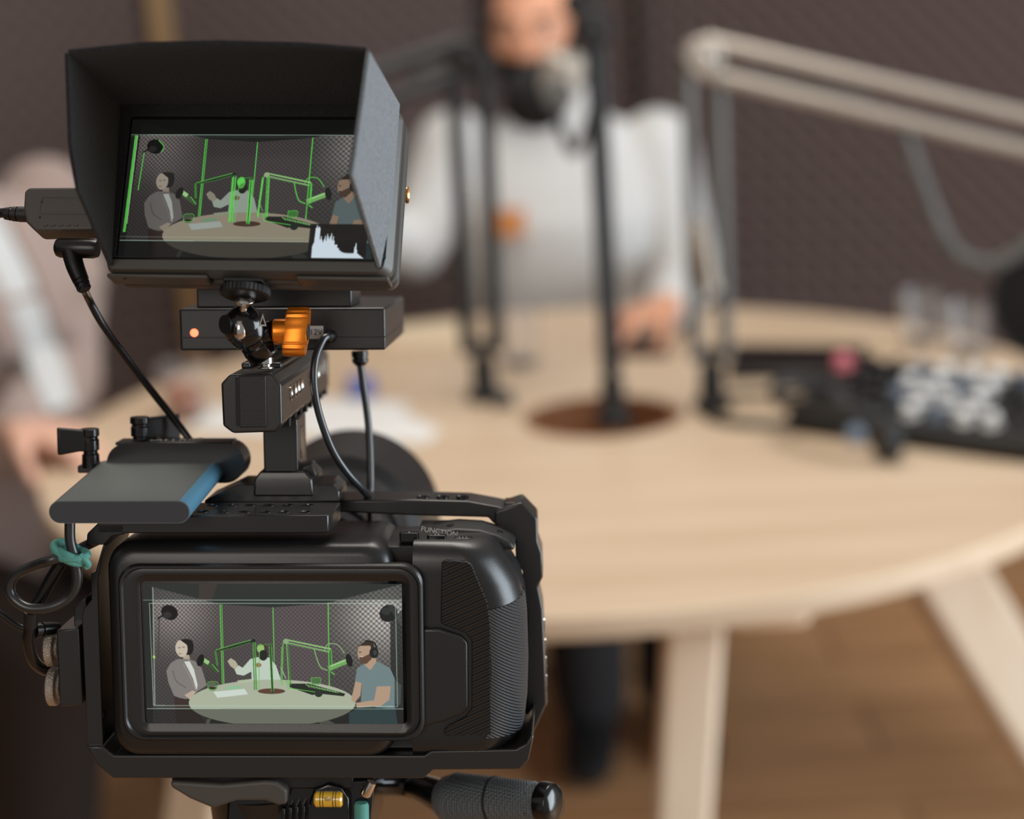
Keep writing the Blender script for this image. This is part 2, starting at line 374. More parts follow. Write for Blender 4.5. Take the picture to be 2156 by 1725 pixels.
# ================================================================== microphone arms on the table
def stick(g, a, b, w): g.cyl(a, b, w, w, 12)
def mic_arm(label, mt, base, elbow, tip, w, gap, group='microphone arms around the cable hole'):
    T = thing('microphone_stand', label, 'microphone stand', WF, base, group)
    base, elbow, tip = Vector(base), Vector(elbow), Vector(tip)
    part(T, 'table_clamp', G().lathe(base, (0, 0, 1), [(0, .026), (.012, .026), (.016, .018), (.06, .016), (.062, .011), (.085, .011)]), M['arm_black'])
    side = Vector((1, 0, 0)); lo = base + Vector((0, 0, .07))
    for s in (-1, 1): part(T, 'lower_bar', G().cyl(lo + side * gap * .5 * s, elbow + side * gap * .5 * s, w, w, 12), M['arm_grey'] if mt is M['arm_silver'] else mt)
    d = (tip - elbow).normalized(); n = d.cross(Vector((0, 1, 0))).normalized()
    for s in (-1, 1): part(T, 'upper_bar', G().cyl(elbow + n * gap * .5 * s, tip + n * gap * .5 * s, w, w, 12), mt)
    part(T, 'elbow_joint', G().cyl(elbow + Vector((0, -.022, 0)), elbow + Vector((0, .022, 0)), .024, .024, 20).ell(elbow, (.02, .026, .02)), mt, bevel=0.003)
    coil = []
    for k in range(120):
        t = k / 119; c = elbow.lerp(tip, .12 + .3 * t); a = t * 2 * math.pi * 20
        coil.append(c + n * math.cos(a) * .006 + d.cross(n) * math.sin(a) * .006)
    part(T, 'spring', G().tube(coil, .0016, 6, smooth=False), M['arm_grey'])
    part(T, 'end_joint', G().cyl(tip + Vector((0, -.018, 0)), tip + Vector((0, .018, 0)), .02, .02, 16), mt, bevel=0.003)
    return T
bR = TB(1500, 862); YR = bR[1]
armR = mic_arm('champagne grey scissor microphone arm reaching right over the mixer', M['arm_silver'], bR, W(1478, 118, YR), W(2330, 322, YR - 0.10), 0.0095, 0.040)
bL = TB(1022, 842); YL = bL[1]
armL = mic_arm('black scissor microphone arm reaching left behind the field monitor', M['arm_black'], bL, W(985, 118, YL), W(700, 215, YL - 0.06), 0.012, 0.040)
bM = TB(1292, 892); YM = bM[1]
armM = mic_arm("dark scissor microphone arm in front of the bearded person's sweater", M['arm_black'], bM, W(1250, 60, YM), W(1215, 8, YM + 0.22), 0.008, 0.012)
g = G(); stick(g, W(1468, 470, YR - .03), W(1500, 610, YR - .01), .011)
part(armR, 'tension_strut', g, M['arm_silver'])
# cables of the arms
def cable(label, pts, r, mt, name='microphone_cable', group=None):
    return solo(name, label, 'cable', WF, pts[0], G().tube(pts, r, 10), mt, group)
cable('grey microphone cable hanging in a loop below the champagne arm', [W(1895, 250, YR - .05), W(1925, 330, YR - .05), W(1965, 440, YR - .06), W(2010, 525, YR - .07), W(2070, 555, YR - .08), W(2130, 540, YR - .09), W(2200, 480, YR - .1)], .0085, mat('grey_cable', (92, 92, 90), .5))
cable('black cable lying on the table between the right arm and the mixer', [TB(1465, 852, .756), TB(1520, 885, .756), TB(1640, 893, .756), TB(1760, 880, .756), TB(1840, 850, .756)], .006, M['cable'], 'table_cable')
cable('thin black cable lying in front of the tablet', [TB(1470, 842, .755), TB(1560, 832, .755), TB(1660, 826, .755), TB(1790, 815, .755)], .004, M['cable'], 'table_cable')

# pop filter at the right, hung below the champagne arm by its gooseneck
c = W(2205, 640, YR - 0.02)
pf = thing('pop_filter', 'round black pop filter on a gooseneck at the right edge, beyond the mixer', 'pop filter', WF, c)
dn = Vector((-0.62, -0.75, 0.1)).normalized()
part(pf, 'mesh_disc', G().lathe(Vector(c) - dn * .004, dn, [(0, .062), (.002, .072), (.006, .072), (.008, .062)], 40), M['jeans'])
g = G(); a_ = dn.orthogonal().normalized(); b_ = dn.cross(a_)
g.tube([Vector(c) + (a_ * math.cos(k * .1309) + b_ * math.sin(k * .1309)) * .074 for k in range(49)], .005, 8, smooth=False)
part(pf, 'rim', g, M['arm_black'])
part(pf, 'gooseneck', G().tube([Vector(c) + Vector((.05, .05, .03)), Vector(c) + Vector((.12, .06, .10)), Vector(c) + Vector((.12, .0, .2)), W(2325, 330, YR - .1)], .006, 10), M['arm_black'])

# studio microphone hanging at the bearded person's mouth
mc = W(1180, 190, YM + 0.26)
mt_ = thing('studio_microphone', "studio microphone with a black foam ball in front of the bearded person's chin", 'microphone', WF, mc)
part(mt_, 'body', G().lathe(W(1196, 112, YM + .25), Vector(W(1160, 262, YM + .27) - W(1196, 112, YM + .25)), [(0, .018), (.005, .029), (.058, .029), (.062, .018), (.08, .016)]), mat('satin_nickel', (226, 218, 206), .35, .4), bevel=.002)
part(mt_, 'foam_windscreen', G().ell(W(1128, 205, YM + .29), (.05, .045, .048)), M['jeans'], label='black foam ball')
part(mt_, 'shock_mount', G().lathe(W(1163, 200, YM + .22), (0.3, -1, .1), [(0, .016), (.02, .022), (.028, .022), (.03, .012)]), M['arm_grey'])
part(mt_, 'yoke', G().tube([W(1215, 8, YM + .22), W(1210, 60, YM + .23), W(1196, 112, YM + .25)], .006, 10), M['arm_black'])
part(mt_, 'cable', G().tube([W(1172, 235, YM + .25), W(1190, 290, YM + .25), W(1212, 320, YM + .25), W(1240, 250, YM + .2), W(1255, 120, YM + .1)], .007, 8), M['cable'])

# ================================================================== things lying on the table
def slab(name, label, cat, px4, z0, h, mt, bevel=.002, group=None):
    P = [TB(a, b, z0) for a, b in px4]; base = np.mean(P, 0)
    return solo(name, label, cat, WF, base, G().pz([(q[0], q[1]) for q in P], z0, z0 + h), mt, group, bevel)
slab('paper_sheet', 'white sheet of paper lying lowest in front of the blue cap', 'paper', [(395, 905), (900, 935), (925, 905), (830, 862), (450, 858)], TZ, .0012, M['paper'], 0)
slab('paper_sheet', 'slightly turned white sheet lying on top of the other paper sheet', 'paper', [(560, 895), (830, 900), (860, 850), (620, 838)], TZ + .0013, .0012, M['paper'], 0)
slab('notebook', 'closed cream notebook lying at the far left edge of the table', 'notebook', [(815, 742), (968, 728), (965, 692), (835, 700)], TZ, .012, M['card'])
slab('tablet', 'dark tablet lying flat between the champagne arm and the mixer', 'tablet', [(1530, 802), (1840, 800), (1822, 742), (1545, 738)], TZ, .012, M['gloss'], .003)
slab('wallet', 'dark red-brown leather wallet lying before the bearded person', 'wallet', [(1298, 752), (1412, 752), (1402, 722), (1310, 720)], TZ, .014, M['coffee'], .003)
slab('phone', 'small black phone lying at the foot of the black arm', 'phone', [(1040, 862), (1085, 858), (1075, 832), (1035, 836)], TZ, .009, M['gloss'], .002)
c = TB(762, 832, TZ + .0026)
bc = thing('bottle_cap', 'blue round cap standing on the white papers', 'cap', WF, c)
part(bc, 'skirt', G().lathe(c, (0, 0, 1), [(0, .021), (.024, .020), (.027, .017)], 32), M['bluec'])
part(bc, 'rim', G().lathe(c + np.array([0, 0, .0]), (0, 0, 1), [(0, .0225), (.005, .0225)], 32), M['bluec'])
def tumbler(label, px, py, r, h, fill=None):
    b = TB(px, py); T = thing('drinking_glass', label, 'glass', WF, b, 'glass tumblers on the table')
    t = .0035
    part(T, 'glass', G().lathe(b, (0, 0, 1), [(0, r * .82), (h * .5, r * .93), (h, r), (h, r - t), (h * .5, r * .93 - t), (.008, r * .82 - t), (.0081, .0001)], 40), M['glass'])
    if fill: part(T, 'drink', G().lathe(b + np.array([0, 0, .0085]), (0, 0, 1), [(0, r * .82 - t * 1.4), (h * fill, r * .89 - t * 1.4)], 32), M['tea'], label='amber tea')
    return T
tumbler('clear tumbler nearest the right edge of the table, behind the mixer', 2035, 745, .034, .075)
tumbler('clear tumbler behind the mixer, left of its twin', 1938, 722, .032, .08)
tumbler('clear tumbler in front of the white sweater, beside the black arm', 1095, 768, .033, .085)
tumbler('tumbler with amber tea by the person in the blazer', 392, 880, .036, .08, .45)
# the audio mixer
mx0 = TB(1945, 905); md = Vector((0.80, -0.60, 0)); mn = Vector((0.60, 0.80, 0)); mu = Vector((0, 0, 1))
mix = thing('audio_mixer', 'black audio mixer with rows of white and grey knobs and one pink knob', 'mixer', WF, mx0)
def mxp(a, b, z): return Vector(mx0) + md * a + mn * b + mu * z
def mtop(b): return .028 + (b + .085) / .17 * .035
g = G(); prof = [(-.085, .004), (.085, .004), (.085, .063), (-.085, .028)]
g.prism([mxp(-.15, b, z) for b, z in prof], md * .34); part(mix, 'case', g, M['dark'], bevel=.004)
for a in (-.14, .16):
    for b in (-.07, .07): part(mix, 'rubber_foot', G().cyl(mxp(a, b, 0), mxp(a, b, .005), .008), M['cable'])
nrm = (mu * .17 - mn * .035).normalized()
kn = [(-.135, .055, 'pinkk', .012)]
for i in range(8):
    for j in range(4):
        kn.append((-.095 + i * .034, -.055 + j * .038, 'gloss' if i < 2 + (j == 0) or (i > 5 and (i + j) % 3) else 'greyk' if (i + 2 * j) % 4 == 0 else 'wknob', .0098))
for a, b, k, r in kn:
    p0 = mxp(a, b, mtop(b) - .002); part(mix, 'knob', G().lathe(p0, nrm, [(0, r * 1.15), (.004, r * 1.15), (.005, r), (.017, r * .85), (.018, r * .6)], 14), M[k], label={'pinkk': 'pink knob', 'wknob': 'white knob', 'greyk': 'blue-grey knob', 'gloss': 'black knob'}[k])
part(mix, 'jack_plug', G().lathe(TB(1775, 850, TZ + .03), (-.3, -1, .2), [(0, .010), (.022, .010), (.024, .006)], 16), M['gold'], label='brass plug')
# headphones lying before the mixer
hb = TB(1850, 945)
hp = thing('headphones', 'black over-ear headphones lying on the table in front of the mixer', 'headphones', WF, hb)
e1 = Vector(TB(1868, 925, TZ + .026)); e2 = Vector(TB(1770, 900, TZ + .03)) + Vector((0, .09, 0))
part(hp, 'ear_cup', G().lathe(e1 + Vector((-.014, -.004, 0)), (1, .25, .1), [(0, .022), (.004, .027), (.022, .027), (.026, .02)], 28), M['dark'], bevel=.002)
part(hp, 'ear_cup', G().lathe(e2, (1, .2, .1), [(0, .024), (.004, .03), (.022, .03), (.026, .022)], 28), M['dark'], bevel=.002)
part(hp, 'headband', G().tube([e1 + Vector((0, 0, .024)), e1 + Vector((-.05, .0, .045)), e1.lerp(e2, .5) + Vector((-.09, .01, .03)), e2 + Vector((-.06, -.01, .04)), e2 + Vector((.0, .0, .03))], .007, 10), M['dark'])
part(hp, 'silver_cap', G().lathe(Vector(TB(1800, 915, TZ + .012)), (0, -1, .3), [(0, .012), (.008, .012), (.01, .008)], 20), M['greyk'])

# ================================================================== people
def hand(g, wrist, d, palm_n, side, curl=.45, L=.19):
    """palm, four unequal bent fingers and a thumb leaving the side of the palm"""
    d = Vector(d).normalized(); n = Vector(palm_n); n = (n - d * n.dot(d)).normalized(); s = d.cross(n).normalized() * side
    w = Vector(wrist)
    g.secs([(w, .026, .019, s, n), (w + d * .04, .038, .017, s, n), (w + d * .085, .042, .014, s, n), (w + d * .095, .038, .011, s, n)], 16)
    for k, (o, ln, r) in enumerate(((.031, .070, .0088), (.010, .079, .0092), (-.011, .073, .0088), (-.031, .058, .0078))):
        p = w + d * .085 + s * o; a = d; pts = [(p, r * 1.05)]
        for f in (.45, .32, .23):
            c = curl * (1 + .15 * k); a = (a * math.cos(c) + n * math.sin(c)).normalized(); p = p + a * ln * f; pts.append((p, r * (.98 if f > .4 else .9 if f > .3 else .78)))
        g.chain(pts, 10)
    p = w + d * .025 + s * .03; a = (d * .65 + s * .7 + n * .25).normalized(); pts = [(p, .013)]
    for ln in (.035, .03, .024):
        p = p + a * ln; pts.append((p, .0115 if ln > .03 else .0095)); a = (a + n * .25 + d * .2).normalized()
    g.chain(pts, 10)
def head_geo(g, c, fd, up, s=1.0):
    """c = centre of the skull; fd = facing direction"""
    c = Vector(c); fd = Vector(fd).normalized(); up = Vector(up); up = (up - fd * up.dot(fd)).normalized(); sd = fd.cross(up).normalized()
    R = Matrix((sd, fd, up)).transposed()
    P = lambda a, b, z: c + sd * a * s + fd * b * s + up * z * s
    g.ell(P(0, -.01, .03), (.076 * s, .094 * s, .088 * s), R, 28, 18)
    g.secs([(P(0, .035, -.112), .026 * s, .022 * s, sd, fd), (P(0, .028, -.095), .046 * s, .05 * s, sd, fd), (P(0, .022, -.06), .060 * s, .066 * s, sd, fd), (P(0, .015, -.01), .068 * s, .08 * s, sd, fd), (P(0, .008, .04), .07 * s, .082 * s, sd, fd)], 24)
    g.secs([(P(0, .10, .02), .006 * s, .006 * s, sd, up), (P(0, .112, -.015), .011 * s, .012 * s, sd, up), (P(0, .108, -.034), .016 * s, .008 * s, sd, up), (P(0, .085, -.03), .02 * s, .014 * s, sd, up)], 12)
    g.ell(P(0, .088, .022), (.05 * s, .012 * s, .01 * s), R); g.ell(P(0, .088, -.062), (.024 * s, .012 * s, .011 * s), R)
    for q in (-1, 1):
        g.ell(P(q * .078, -.01, -.005), (.009 * s, .018 * s, .031 * s), R)
        g.ell(P(q * .04, .066, -.02), (.022 * s, .02 * s, .022 * s), R)
    return P, R
def face_bits(T, body, P, R, s, hair_mt, beard):
    for q in (-1, 1):
        e = part(T, 'eye', G().ell(P(q * .032, .079, .004), (.0125 * s,) * 3), M['eye'], body)
        part(T, 'eyelid', G().ell(P(q * .032, .0776, .0088), (.0142, .0142, .0128)), body.data.materials[0], body)
        part(T, 'eyebrow', G().ell(P(q * .033, .095, .026), (.019 * s, .006 * s, .0045 * s), R), hair_mt, body)
        g = G().ell(P(q * .032, .0885, .004), (.0058 * s, .0035 * s, .0058 * s), R); part(T, 'iris', g, M['iris'], body)
    part(T, 'mouth', G().ell(P(0, .0985, -.062), (.022 * s, .006 * s, .006 * s), R), M['lip'], body)

def person(label, base, hip, chest, neck, headc, fd, arms, legs, mats, fwd, patch=None, blazer=False, hair_long=False, beard=False):
    """arms: two (shoulder, elbow, wrist, hand dir, palm normal, side); legs: two (hip, knee, ankle, toe dir)"""
    skin, top, pants, hairm = mats
    T = thing('person', label, 'person', WF, base)
    hip, chest, neck, headc = map(Vector, (hip, chest, neck, headc)); fw = Vector(fwd).normalized(); sd = fw.cross(Vector((0, 0, 1))).normalized()
    up = Vector((0, 0, 1))
    def torso(g, k):
        mid = hip.lerp(chest, .5)
        g.secs([(hip - up * .07, .165 * k, .11 * k, sd, fw), (hip, .18 * k, .125 * k, sd, fw), (mid, .16 * k, .115 * k, sd, fw), (chest, .195 * k, .125 * k, sd, fw),
                (chest.lerp(neck, .34), .20 * k, .105 * k, sd, fw), (chest.lerp(neck, .60), .188 * k, .086 * k, sd, fw), (chest.lerp(neck, .80), .138 * k, .074 * k, sd, fw), (neck, .066 * k, .06 * k, sd, fw)], 28)
    g = G(); torso(g, .90)
    g.chain([(neck - up * .03, .058), (headc - up * .07 - Vector(fd) * .01, .054)])
    P, R = head_geo(g, headc, fd, up)
    for sh, el, wr, hd, pn, side in arms:
        g.chain([(sh, .05), (Vector(sh).lerp(Vector(el), .4), .046), (el, .037), (Vector(el).lerp(Vector(wr), .3), .038), (wr, .025)])
        hand(g, wr, hd, pn, side)
    for hp_, kn_, an, toe in legs:
        g.chain([(hp_, .08), (kn_, .055), (Vector(kn_).lerp(Vector(an), .35), .052), (an, .036)])
        g.chain([(an, .034), (Vector(an) - up * .045, .027), (Vector(an) - up * .058 + Vector(toe) * .12, .018)])
    body = freeze(part(T, 'body', g, skin), .0055)
    face_bits(T, body, P, R, 1, hairm, beard)
    g = G(); torso(g, 1.10)
    for sh, el, wr, hd, pn, side in arms:
        e, w_ = Vector(el), Vector(wr)
        g.chain([(sh, .072), (Vector(sh).lerp(e, .5), .062), (e, .056), (e.lerp(w_, .5), .050), (e.lerp(w_, .93), .040)])
    g.secs([(neck - up * .03, .082, .074, sd, fw), (neck + up * (.018 if blazer else .045), .07, .066, sd, fw)], 20)
    topo = freeze(part(T, 'blazer' if blazer else 'sweater', g, top), .009, 3)
    g = G(); g.secs([(hip - up * .11, .175, .13, sd, fw), (hip + up * .02, .182, .13, sd, fw)], 24)
    for hp_, kn_, an, toe in legs:
        g.chain([(hp_, .098), (kn_, .08), (Vector(kn_).lerp(Vector(an), .98), .066)])
    freeze(part(T, 'trousers', g, pants), .01)
    for hp_, kn_, an, toe in legs:
        a = Vector(an); tv = Vector(toe).normalized(); zz = up; s_ = tv.cross(up).normalized(); z0 = a.z
        g = G(); g.secs([(a - tv * .05 + up * (-.045), .035, .04, s_, zz), (a - up * .035, .043, .05, s_, zz), (a + tv * .07 - up * .05, .047, .033, s_, zz), (a + tv * .15 - up * .058, .043, .022, s_, zz), (a + tv * .18 - up * .062, .025, .014, s_, zz)], 18)
        part(T, 'shoe', g, M['dark'])
    g = G(); g.ell(P(0, -.018, .045), (.084, .098, .086), R, 28, 18)
    if hair_long: g.ell(P(0, -.07, -.05), (.08, .05, .11), R)
    # trim the cap away from the face
    bmesh.ops.delete(g.bm, geom=[v for v in g.bm.verts if ((v.co - headc).dot(Vector(fd)) > .035 and (v.co - headc).z < .075)], context='VERTS')
    part(T, 'hair', g, hairm, body)
    if beard:
        g = G(); g.secs([(P(0, .045, -.13), .03, .03, *(R.transposed()[0], R.transposed()[1])), (P(0, .036, -.105), .056, .062, R.transposed()[0], R.transposed()[1]), (P(0, .026, -.07), .068, .078, R.transposed()[0], R.transposed()[1]), (P(0, .015, -.04), .071, .076, R.transposed()[0], R.transposed()[1])], 24)
        part(T, 'beard', g, hairm, body)
    if patch is not None:
        pc, hw, hh = patch; g = G(); pc = Vector(pc)
        g.prism([pc + sd * a * hw + up * b * hh for a, b in ((-1, -1), (1, -1), (1, 1), (-1, 1))], -fw * .02)
        part(T, 'chest_patch', g, M['patch'], bevel=.003, label='orange-brown leather patch')
    return T, P, R, topo

def headset(label, P, R):
    T = thing('headphones', label, 'headphones', WF, P(0, -.01, .12), 'headphones worn by the speakers')
    sd = Vector(R.transposed()[0])
    for q in (-1, 1):
        part(T, 'ear_cup', G().lathe(P(q * .08, -.008, -.005), sd * q, [(0, .034), (.006, .042), (.03, .04), (.034, .028)], 28), M['dark'], bevel=.002)
    part(T, 'headband', G().tube([P(.108 * math.cos(a), -.012, .03 + .112 * math.sin(a)) for a in [math.pi * k / 10 for k in range(11)]], .009, 10), M['dark'])
    return T

# the bearded person behind the table
YH = 3.08
neck = W(1165, 232, YH + .01); hc_ = W(1128, 62, YH - .02)
shL, shR = W(956, 312, YH), W(1384, 312, YH)
elR, wrR = W(1452, 560, YH - .06), None
elR = W(1448, 585, YH - .05); wrR = TB(1405, 646, TZ + .05)
elL = W(872, 520, YH - .04); wrL = W(745, 470, YH - .16)
hipm = (neck[0] + .0, YH + .06, .52)
chm = W(1170, 450, YH + .03)
man, Pm, Rm, swm = person('bearded person in an off-white sweater with an orange patch behind the table', (hipm[0], YH, 0), hipm, chm, neck, hc_, (-.22, -.95, -.03),
    [(shL, elL, wrL, (-.1, -.25, .9), (.6, -.6, .2), -1), (shR, elR, wrR, (-.75, -.45, -.12), (0, 0, -1), 1)],
    [((hipm[0] - .10, YH, .49), (hipm[0] - .01, YH - .40, .50), (hipm[0] + .0, YH - .34, .09), (-.1, -1, 0)), ((hipm[0] + .10, YH, .49), (hipm[0] + .17, YH - .40, .50), (hipm[0] + .15, YH - .30, .09), (.15, -1, 0))],
    (M['skin'], M['sweater'], M['jeans'], M['hair']), (-.08, -1, 0), patch=(W(1070, 472, YH - .115), .028, .024), beard=True)
headset('black headphones worn by the bearded person in the sweater', Pm, Rm)
# the person in the blazer at the left
YW = 2.40
nw = W(-135, 410, YW); hw_ = W(-235, 180, YW - .02)
hipw = (nw[0] - .03, YW + .08, .50); chw = W(-60, 610, YW + .03)
wfw = Vector((.80, -.60, 0)).normalized()
wsd = wfw.cross(Vector((0, 0, 1)))
shA = Vector(chw) + wsd * .15 + Vector((0, 0, .10)); shB = Vector(chw) - wsd * .15 + Vector((0, 0, .10))
wrA = W(45, 940, YW - .20); wrB = TB(30, 905, TZ + .04)
elA = (shA + Vector(wrA)) / 2 + Vector((-.05, -.02, -.13)); elB = (shB + Vector(wrB)) / 2 + Vector((.02, .05, -.12))
wom, Pw, Rw, blz = person('person in a mauve-grey blazer over a white shirt at the left edge', (hipw[0], YW, 0), hipw, chw, nw, hw_, (.9, -.42, 0),
    [(shA, elA, wrA, (.8, -.1, -.25), (0, 0, -1), 1), (shB, elB, wrB, (.85, -.3, -.1), (0, 0, -1), -1)],
    [(Vector(hipw) + wsd * .1 - Vector((0, 0, .03)), Vector(hipw) + wsd * .17 + wfw * .36, Vector(hipw) + wsd * .20 + wfw * .30 - Vector((0, 0, .41)), tuple(wfw)),
     (Vector(hipw) - wsd * .1 - Vector((0, 0, .03)), Vector(hipw) - wsd * .1 + wfw * .38, Vector(hipw) - wsd * .1 + wfw * .42 - Vector((0, 0, .41)), tuple(wfw))],
    (M['skin2'], M['blazer'], M['brownpants'], M['hair']), tuple(wfw), blazer=True, hair_long=True)
headset('black headphones worn by the person in the blazer', Pw, Rw)
from mathutils.bvhtree import BVHTree
def bvh_of(o, T):
    off = Vector(INFO[T.name][1]); return BVHTree.FromPolygons([v.co + off for v in o.data.vertices], [tuple(p.vertices) for p in o.data.polygons])
bl_tree = bvh_of(blz, wom)
def on_cloth(px, py):
    d = Vector(ray(px, py)).normalized(); h, n, _, _ = bl_tree.ray_cast(Vector(O) + d * 1.2, d)
    return (h, n) if h is not None else (None, None)
def strip(lines, lift, thick, nx=6):
    rows = []
    for (xa, ya), (xb, yb) in lines:
        F, B = [], []
        for k in range(nx + 1):
            h, n = on_cloth(xa + (xb - xa) * k / nx, ya + (yb - ya) * k / nx)
            if h is None: break
            F.append(h + n * lift); B.append(h - n * thick)
        if len(F) == nx + 1: rows.append(F + B[::-1])
    return G().loft(rows)
cen = [(-46, 450), (-12, 520), (24, 590), (54, 660), (80, 730), (104, 800), (122, 860)]
hw2 = [38, 40, 40, 38, 36, 32, 28]
part(wom, 'shirt', strip([((a - w, b + 10), (a + w, b - 10)) for (a, b), w in zip(cen, hw2)], .006, .02), M['shirt'], smooth=60, label='white shirt front between the lapels')
part(wom, 'lapel', strip([((a - w - 46, b + 22), (a - w + 2, b + 8)) for (a, b), w in zip(cen[:5], hw2)], .014, .02), M['blazer'], smooth=60)
part(wom, 'lapel', strip([((a + w - 2, b - 8), (a + w + 46, b - 22)) for (a, b), w in zip(cen[:5], hw2)], .014, .02), M['blazer'], smooth=60)

# chairs under the two people
def chair(label, base, fw):
    fw = Vector(fw).normalized(); sd = fw.cross(Vector((0, 0, 1))); b = Vector(base)
    T = thing('chair', label, 'chair', WF, base, 'black chairs at the table')
    P = lambda a, f, z: b + sd * a + fw * f + Vector((0, 0, z))
    part(T, 'seat', G().prism([P(-.22, -.21, .37), P(.22, -.21, .37), P(.21, .22, .37), P(-.21, .22, .37)], (0, 0, .03)), M['chair'], bevel=.014, seg=3)
    part(T, 'backrest', G().prism([P(-.21, -.23, .50), P(.21, -.23, .50), P(.20, -.27, .86), P(-.20, -.27, .86)], -fw * .03), M['chair'], bevel=.012, seg=3)
    for i, j in ((-1, -1), (1, -1), (1, 1), (-1, 1)):
        part(T, 'leg', G().cyl(P(.19 * i, .19 * j, .372), P(.22 * i, .22 * j, 0), .014, .011, 14), M['arm_black'])
    for i in (-1, 1): part(T, 'back_post', G().cyl(P(.17 * i, -.20, .38), P(.17 * i, -.245, .6), .011), M['arm_black'])
chair('black chair under the bearded person', (hipm[0], hipm[1] + .03, 0), (-.08, -1, 0))
chair('black chair under the person in the blazer', (hipw[0], hipw[1] + .03, 0), tuple(wfw))

# ================================================================== the camera rig (millimetres in the rig's own axes)
V3 = lambda *a: Vector(a)
def F3(px, py, y): return Vector(FF.ony(px, py, y))
def q(pts, y): return xz(FF, pts, y)
def inset(pts, d):
    n = len(pts); cx = sum(p[0] for p in pts) / n; cz = sum(p[1] for p in pts) / n
    xs = [p[0] for p in pts]; zs = [p[1] for p in pts]; kx = 1 - 2 * d / (max(xs) - min(xs)); kz = 1 - 2 * d / (max(zs) - min(zs))
    mx, mz = (max(xs) + min(xs)) / 2, (max(zs) + min(zs)) / 2
    return [(mx + (a - mx) * kx, mz + (b - mz) * kz) for a, b in pts]
def ring_y(pts, y): return [(a, y, b) for a, b in pts]
def rrpx(x0, y0, x1, y1, r, y, n=8):
    (a, _, b), (c, _, d) = FF.ony(x0, y1, y), FF.ony(x1, y0, y); return rr(a, b, c, d, r, n)

# ---- the cinema camera
BZ, BT = -46.5, 49.5
cc = thing('cinema_camera', 'black cinema camera with a rear screen inside the metal cage', 'camera', FF, (0, 20, BZ))
o0 = rr(-72, BZ, 52, BT - .8, 11, 8); o2 = rr(20, BZ + 1, 84, BT - 3.5, 8, 8)
part(cc, 'body_shell', G().loft([ring_y(inset(o0, 5), -7), ring_y(inset(o0, 2.2), -5.5), ring_y(inset(o0, .6), -2.5), ring_y(o0, 2), ring_y(o0, 46), ring_y(inset(o0, 4), 52)]).loft([ring_y(inset(o2, 1), 4), ring_y(o2, 7), ring_y(o2, 46), ring_y(inset(o2, 3), 50)]), M['body'], smooth=50)
# raised frame round the screen, then the recessed glass
A = rrpx(262, 1186, 890, 1557, 9, -7); Bq = rrpx(296, 1206, 866, 1540, 5, -7); Cq = rrpx(308, 1221, 854, 1520, 2.0, -5)
g = G(); g.loft([ring_y(A, -5), ring_y(A, -8.2), ring_y(inset(A, .8), -9.4), ring_y(inset(A, 1.6), -9.4), ring_y(inset(A, 2.2), -8.4), ring_y(Bq, -8.8), ring_y(inset(Bq, .7), -8.6), ring_y(Cq, -7.5), ring_y(Cq, -6.5)], False, False)
bez = part(cc, 'screen_bezel', g, M['body'], smooth=30)
# grip: horizontal sections, rounded towards the right and forward
def gsec(py_, xr, bulge=0.0):
    x0 = FF.ony(870, py_, 0)[0]; x1 = FF.ony(xr, py_, 14)[0]; z = FF.ony(1000, py_, 0)[2]; R = 16.0; L = [(x0, 8, z), (x0, -3.5 - bulge, z)]
    xc = x1 - R
    for k in range(13):
        a = -math.pi / 2 + k * math.pi / 2 / 12; L.append((xc + R * math.cos(a), -4.5 - bulge + (R + 4) + (R + 4) * math.sin(a), z))
    L += [(x1, 40, z), (x1 - 6, 50, z), (x0, 50, z)]
    return L
G_S = [(1141, 1012), (1146, 1030), (1158, 1048), (1180, 1062), (1205, 1078), (1232, 1092), (1262, 1101), (1300, 1106), (1400, 1109), (1480, 1107), (1540, 1100), (1568, 1090), (1582, 1078), (1588, 1062)]
def gb(py_): return -6.5 if py_ < 1143 else -4 if py_ < 1148 else -1.5 if py_ < 1160 else 0 if py_ < 1570 else -1.0 if py_ < 1584 else -2.5
part(cc, 'grip', G().loft([gsec(a, b, gb(a)) for a, b in G_S][::-1]), M['body'], smooth=60)
# grip pad on the rounded corner
def gpt(py_, a, off):
    for (p0, x0), (p1, x1) in zip(G_S, G_S[1:]):
        if p0 <= py_ <= p1: xr = x0 + (x1 - x0) * (py_ - p0) / (p1 - p0)
    X1 = FF.ony(xr, py_, 14)[0]; z = FF.ony(1000, py_, 0)[2]; R = 16.0 + off
    return (X1 - 16 + R * math.cos(a), -4.5 + 20 + (R + 4) * math.sin(a), z)
def corner_pad(name, py0, py1, a0, a1, off, mt, slope=0.0):
    nu, nv = 16, 26; g = G(); S = []
    for lay in (off, -1.0):
        S.append([[g.bm.verts.new(gpt(min(1585, max(1142, py0 + slope * (1 - i / nu) * 1 + (py1 - py0 - slope * (1 - i / nu)) * j / nv)), a0 + (a1 - a0) * i / nu, lay)) for i in range(nu + 1)] for j in range(nv + 1)])
    for L, fl in ((S[0], 1), (S[1], -1)):
        for j in range(nv):
            for i in range(nu): g.bm.faces.new((L[j][i], L[j][i + 1], L[j + 1][i + 1], L[j + 1][i])[::fl])
    def edge(L0, L1):
        for k in range(len(L0) - 1): g.bm.faces.new((L0[k], L0[k + 1], L1[k + 1], L1[k]))
    edge(S[0][0], S[1][0]); edge(S[0][-1], S[1][-1]); edge([r[0] for r in S[0]], [r[0] for r in S[1]]); edge([r[-1] for r in S[0]], [r[-1] for r in S[1]])
    part(cc, name, g, mt, smooth=50)
corner_pad('grip_pad', 1252, 1548, -1.50, 0.55, 0.75, M['grip'], slope=28)
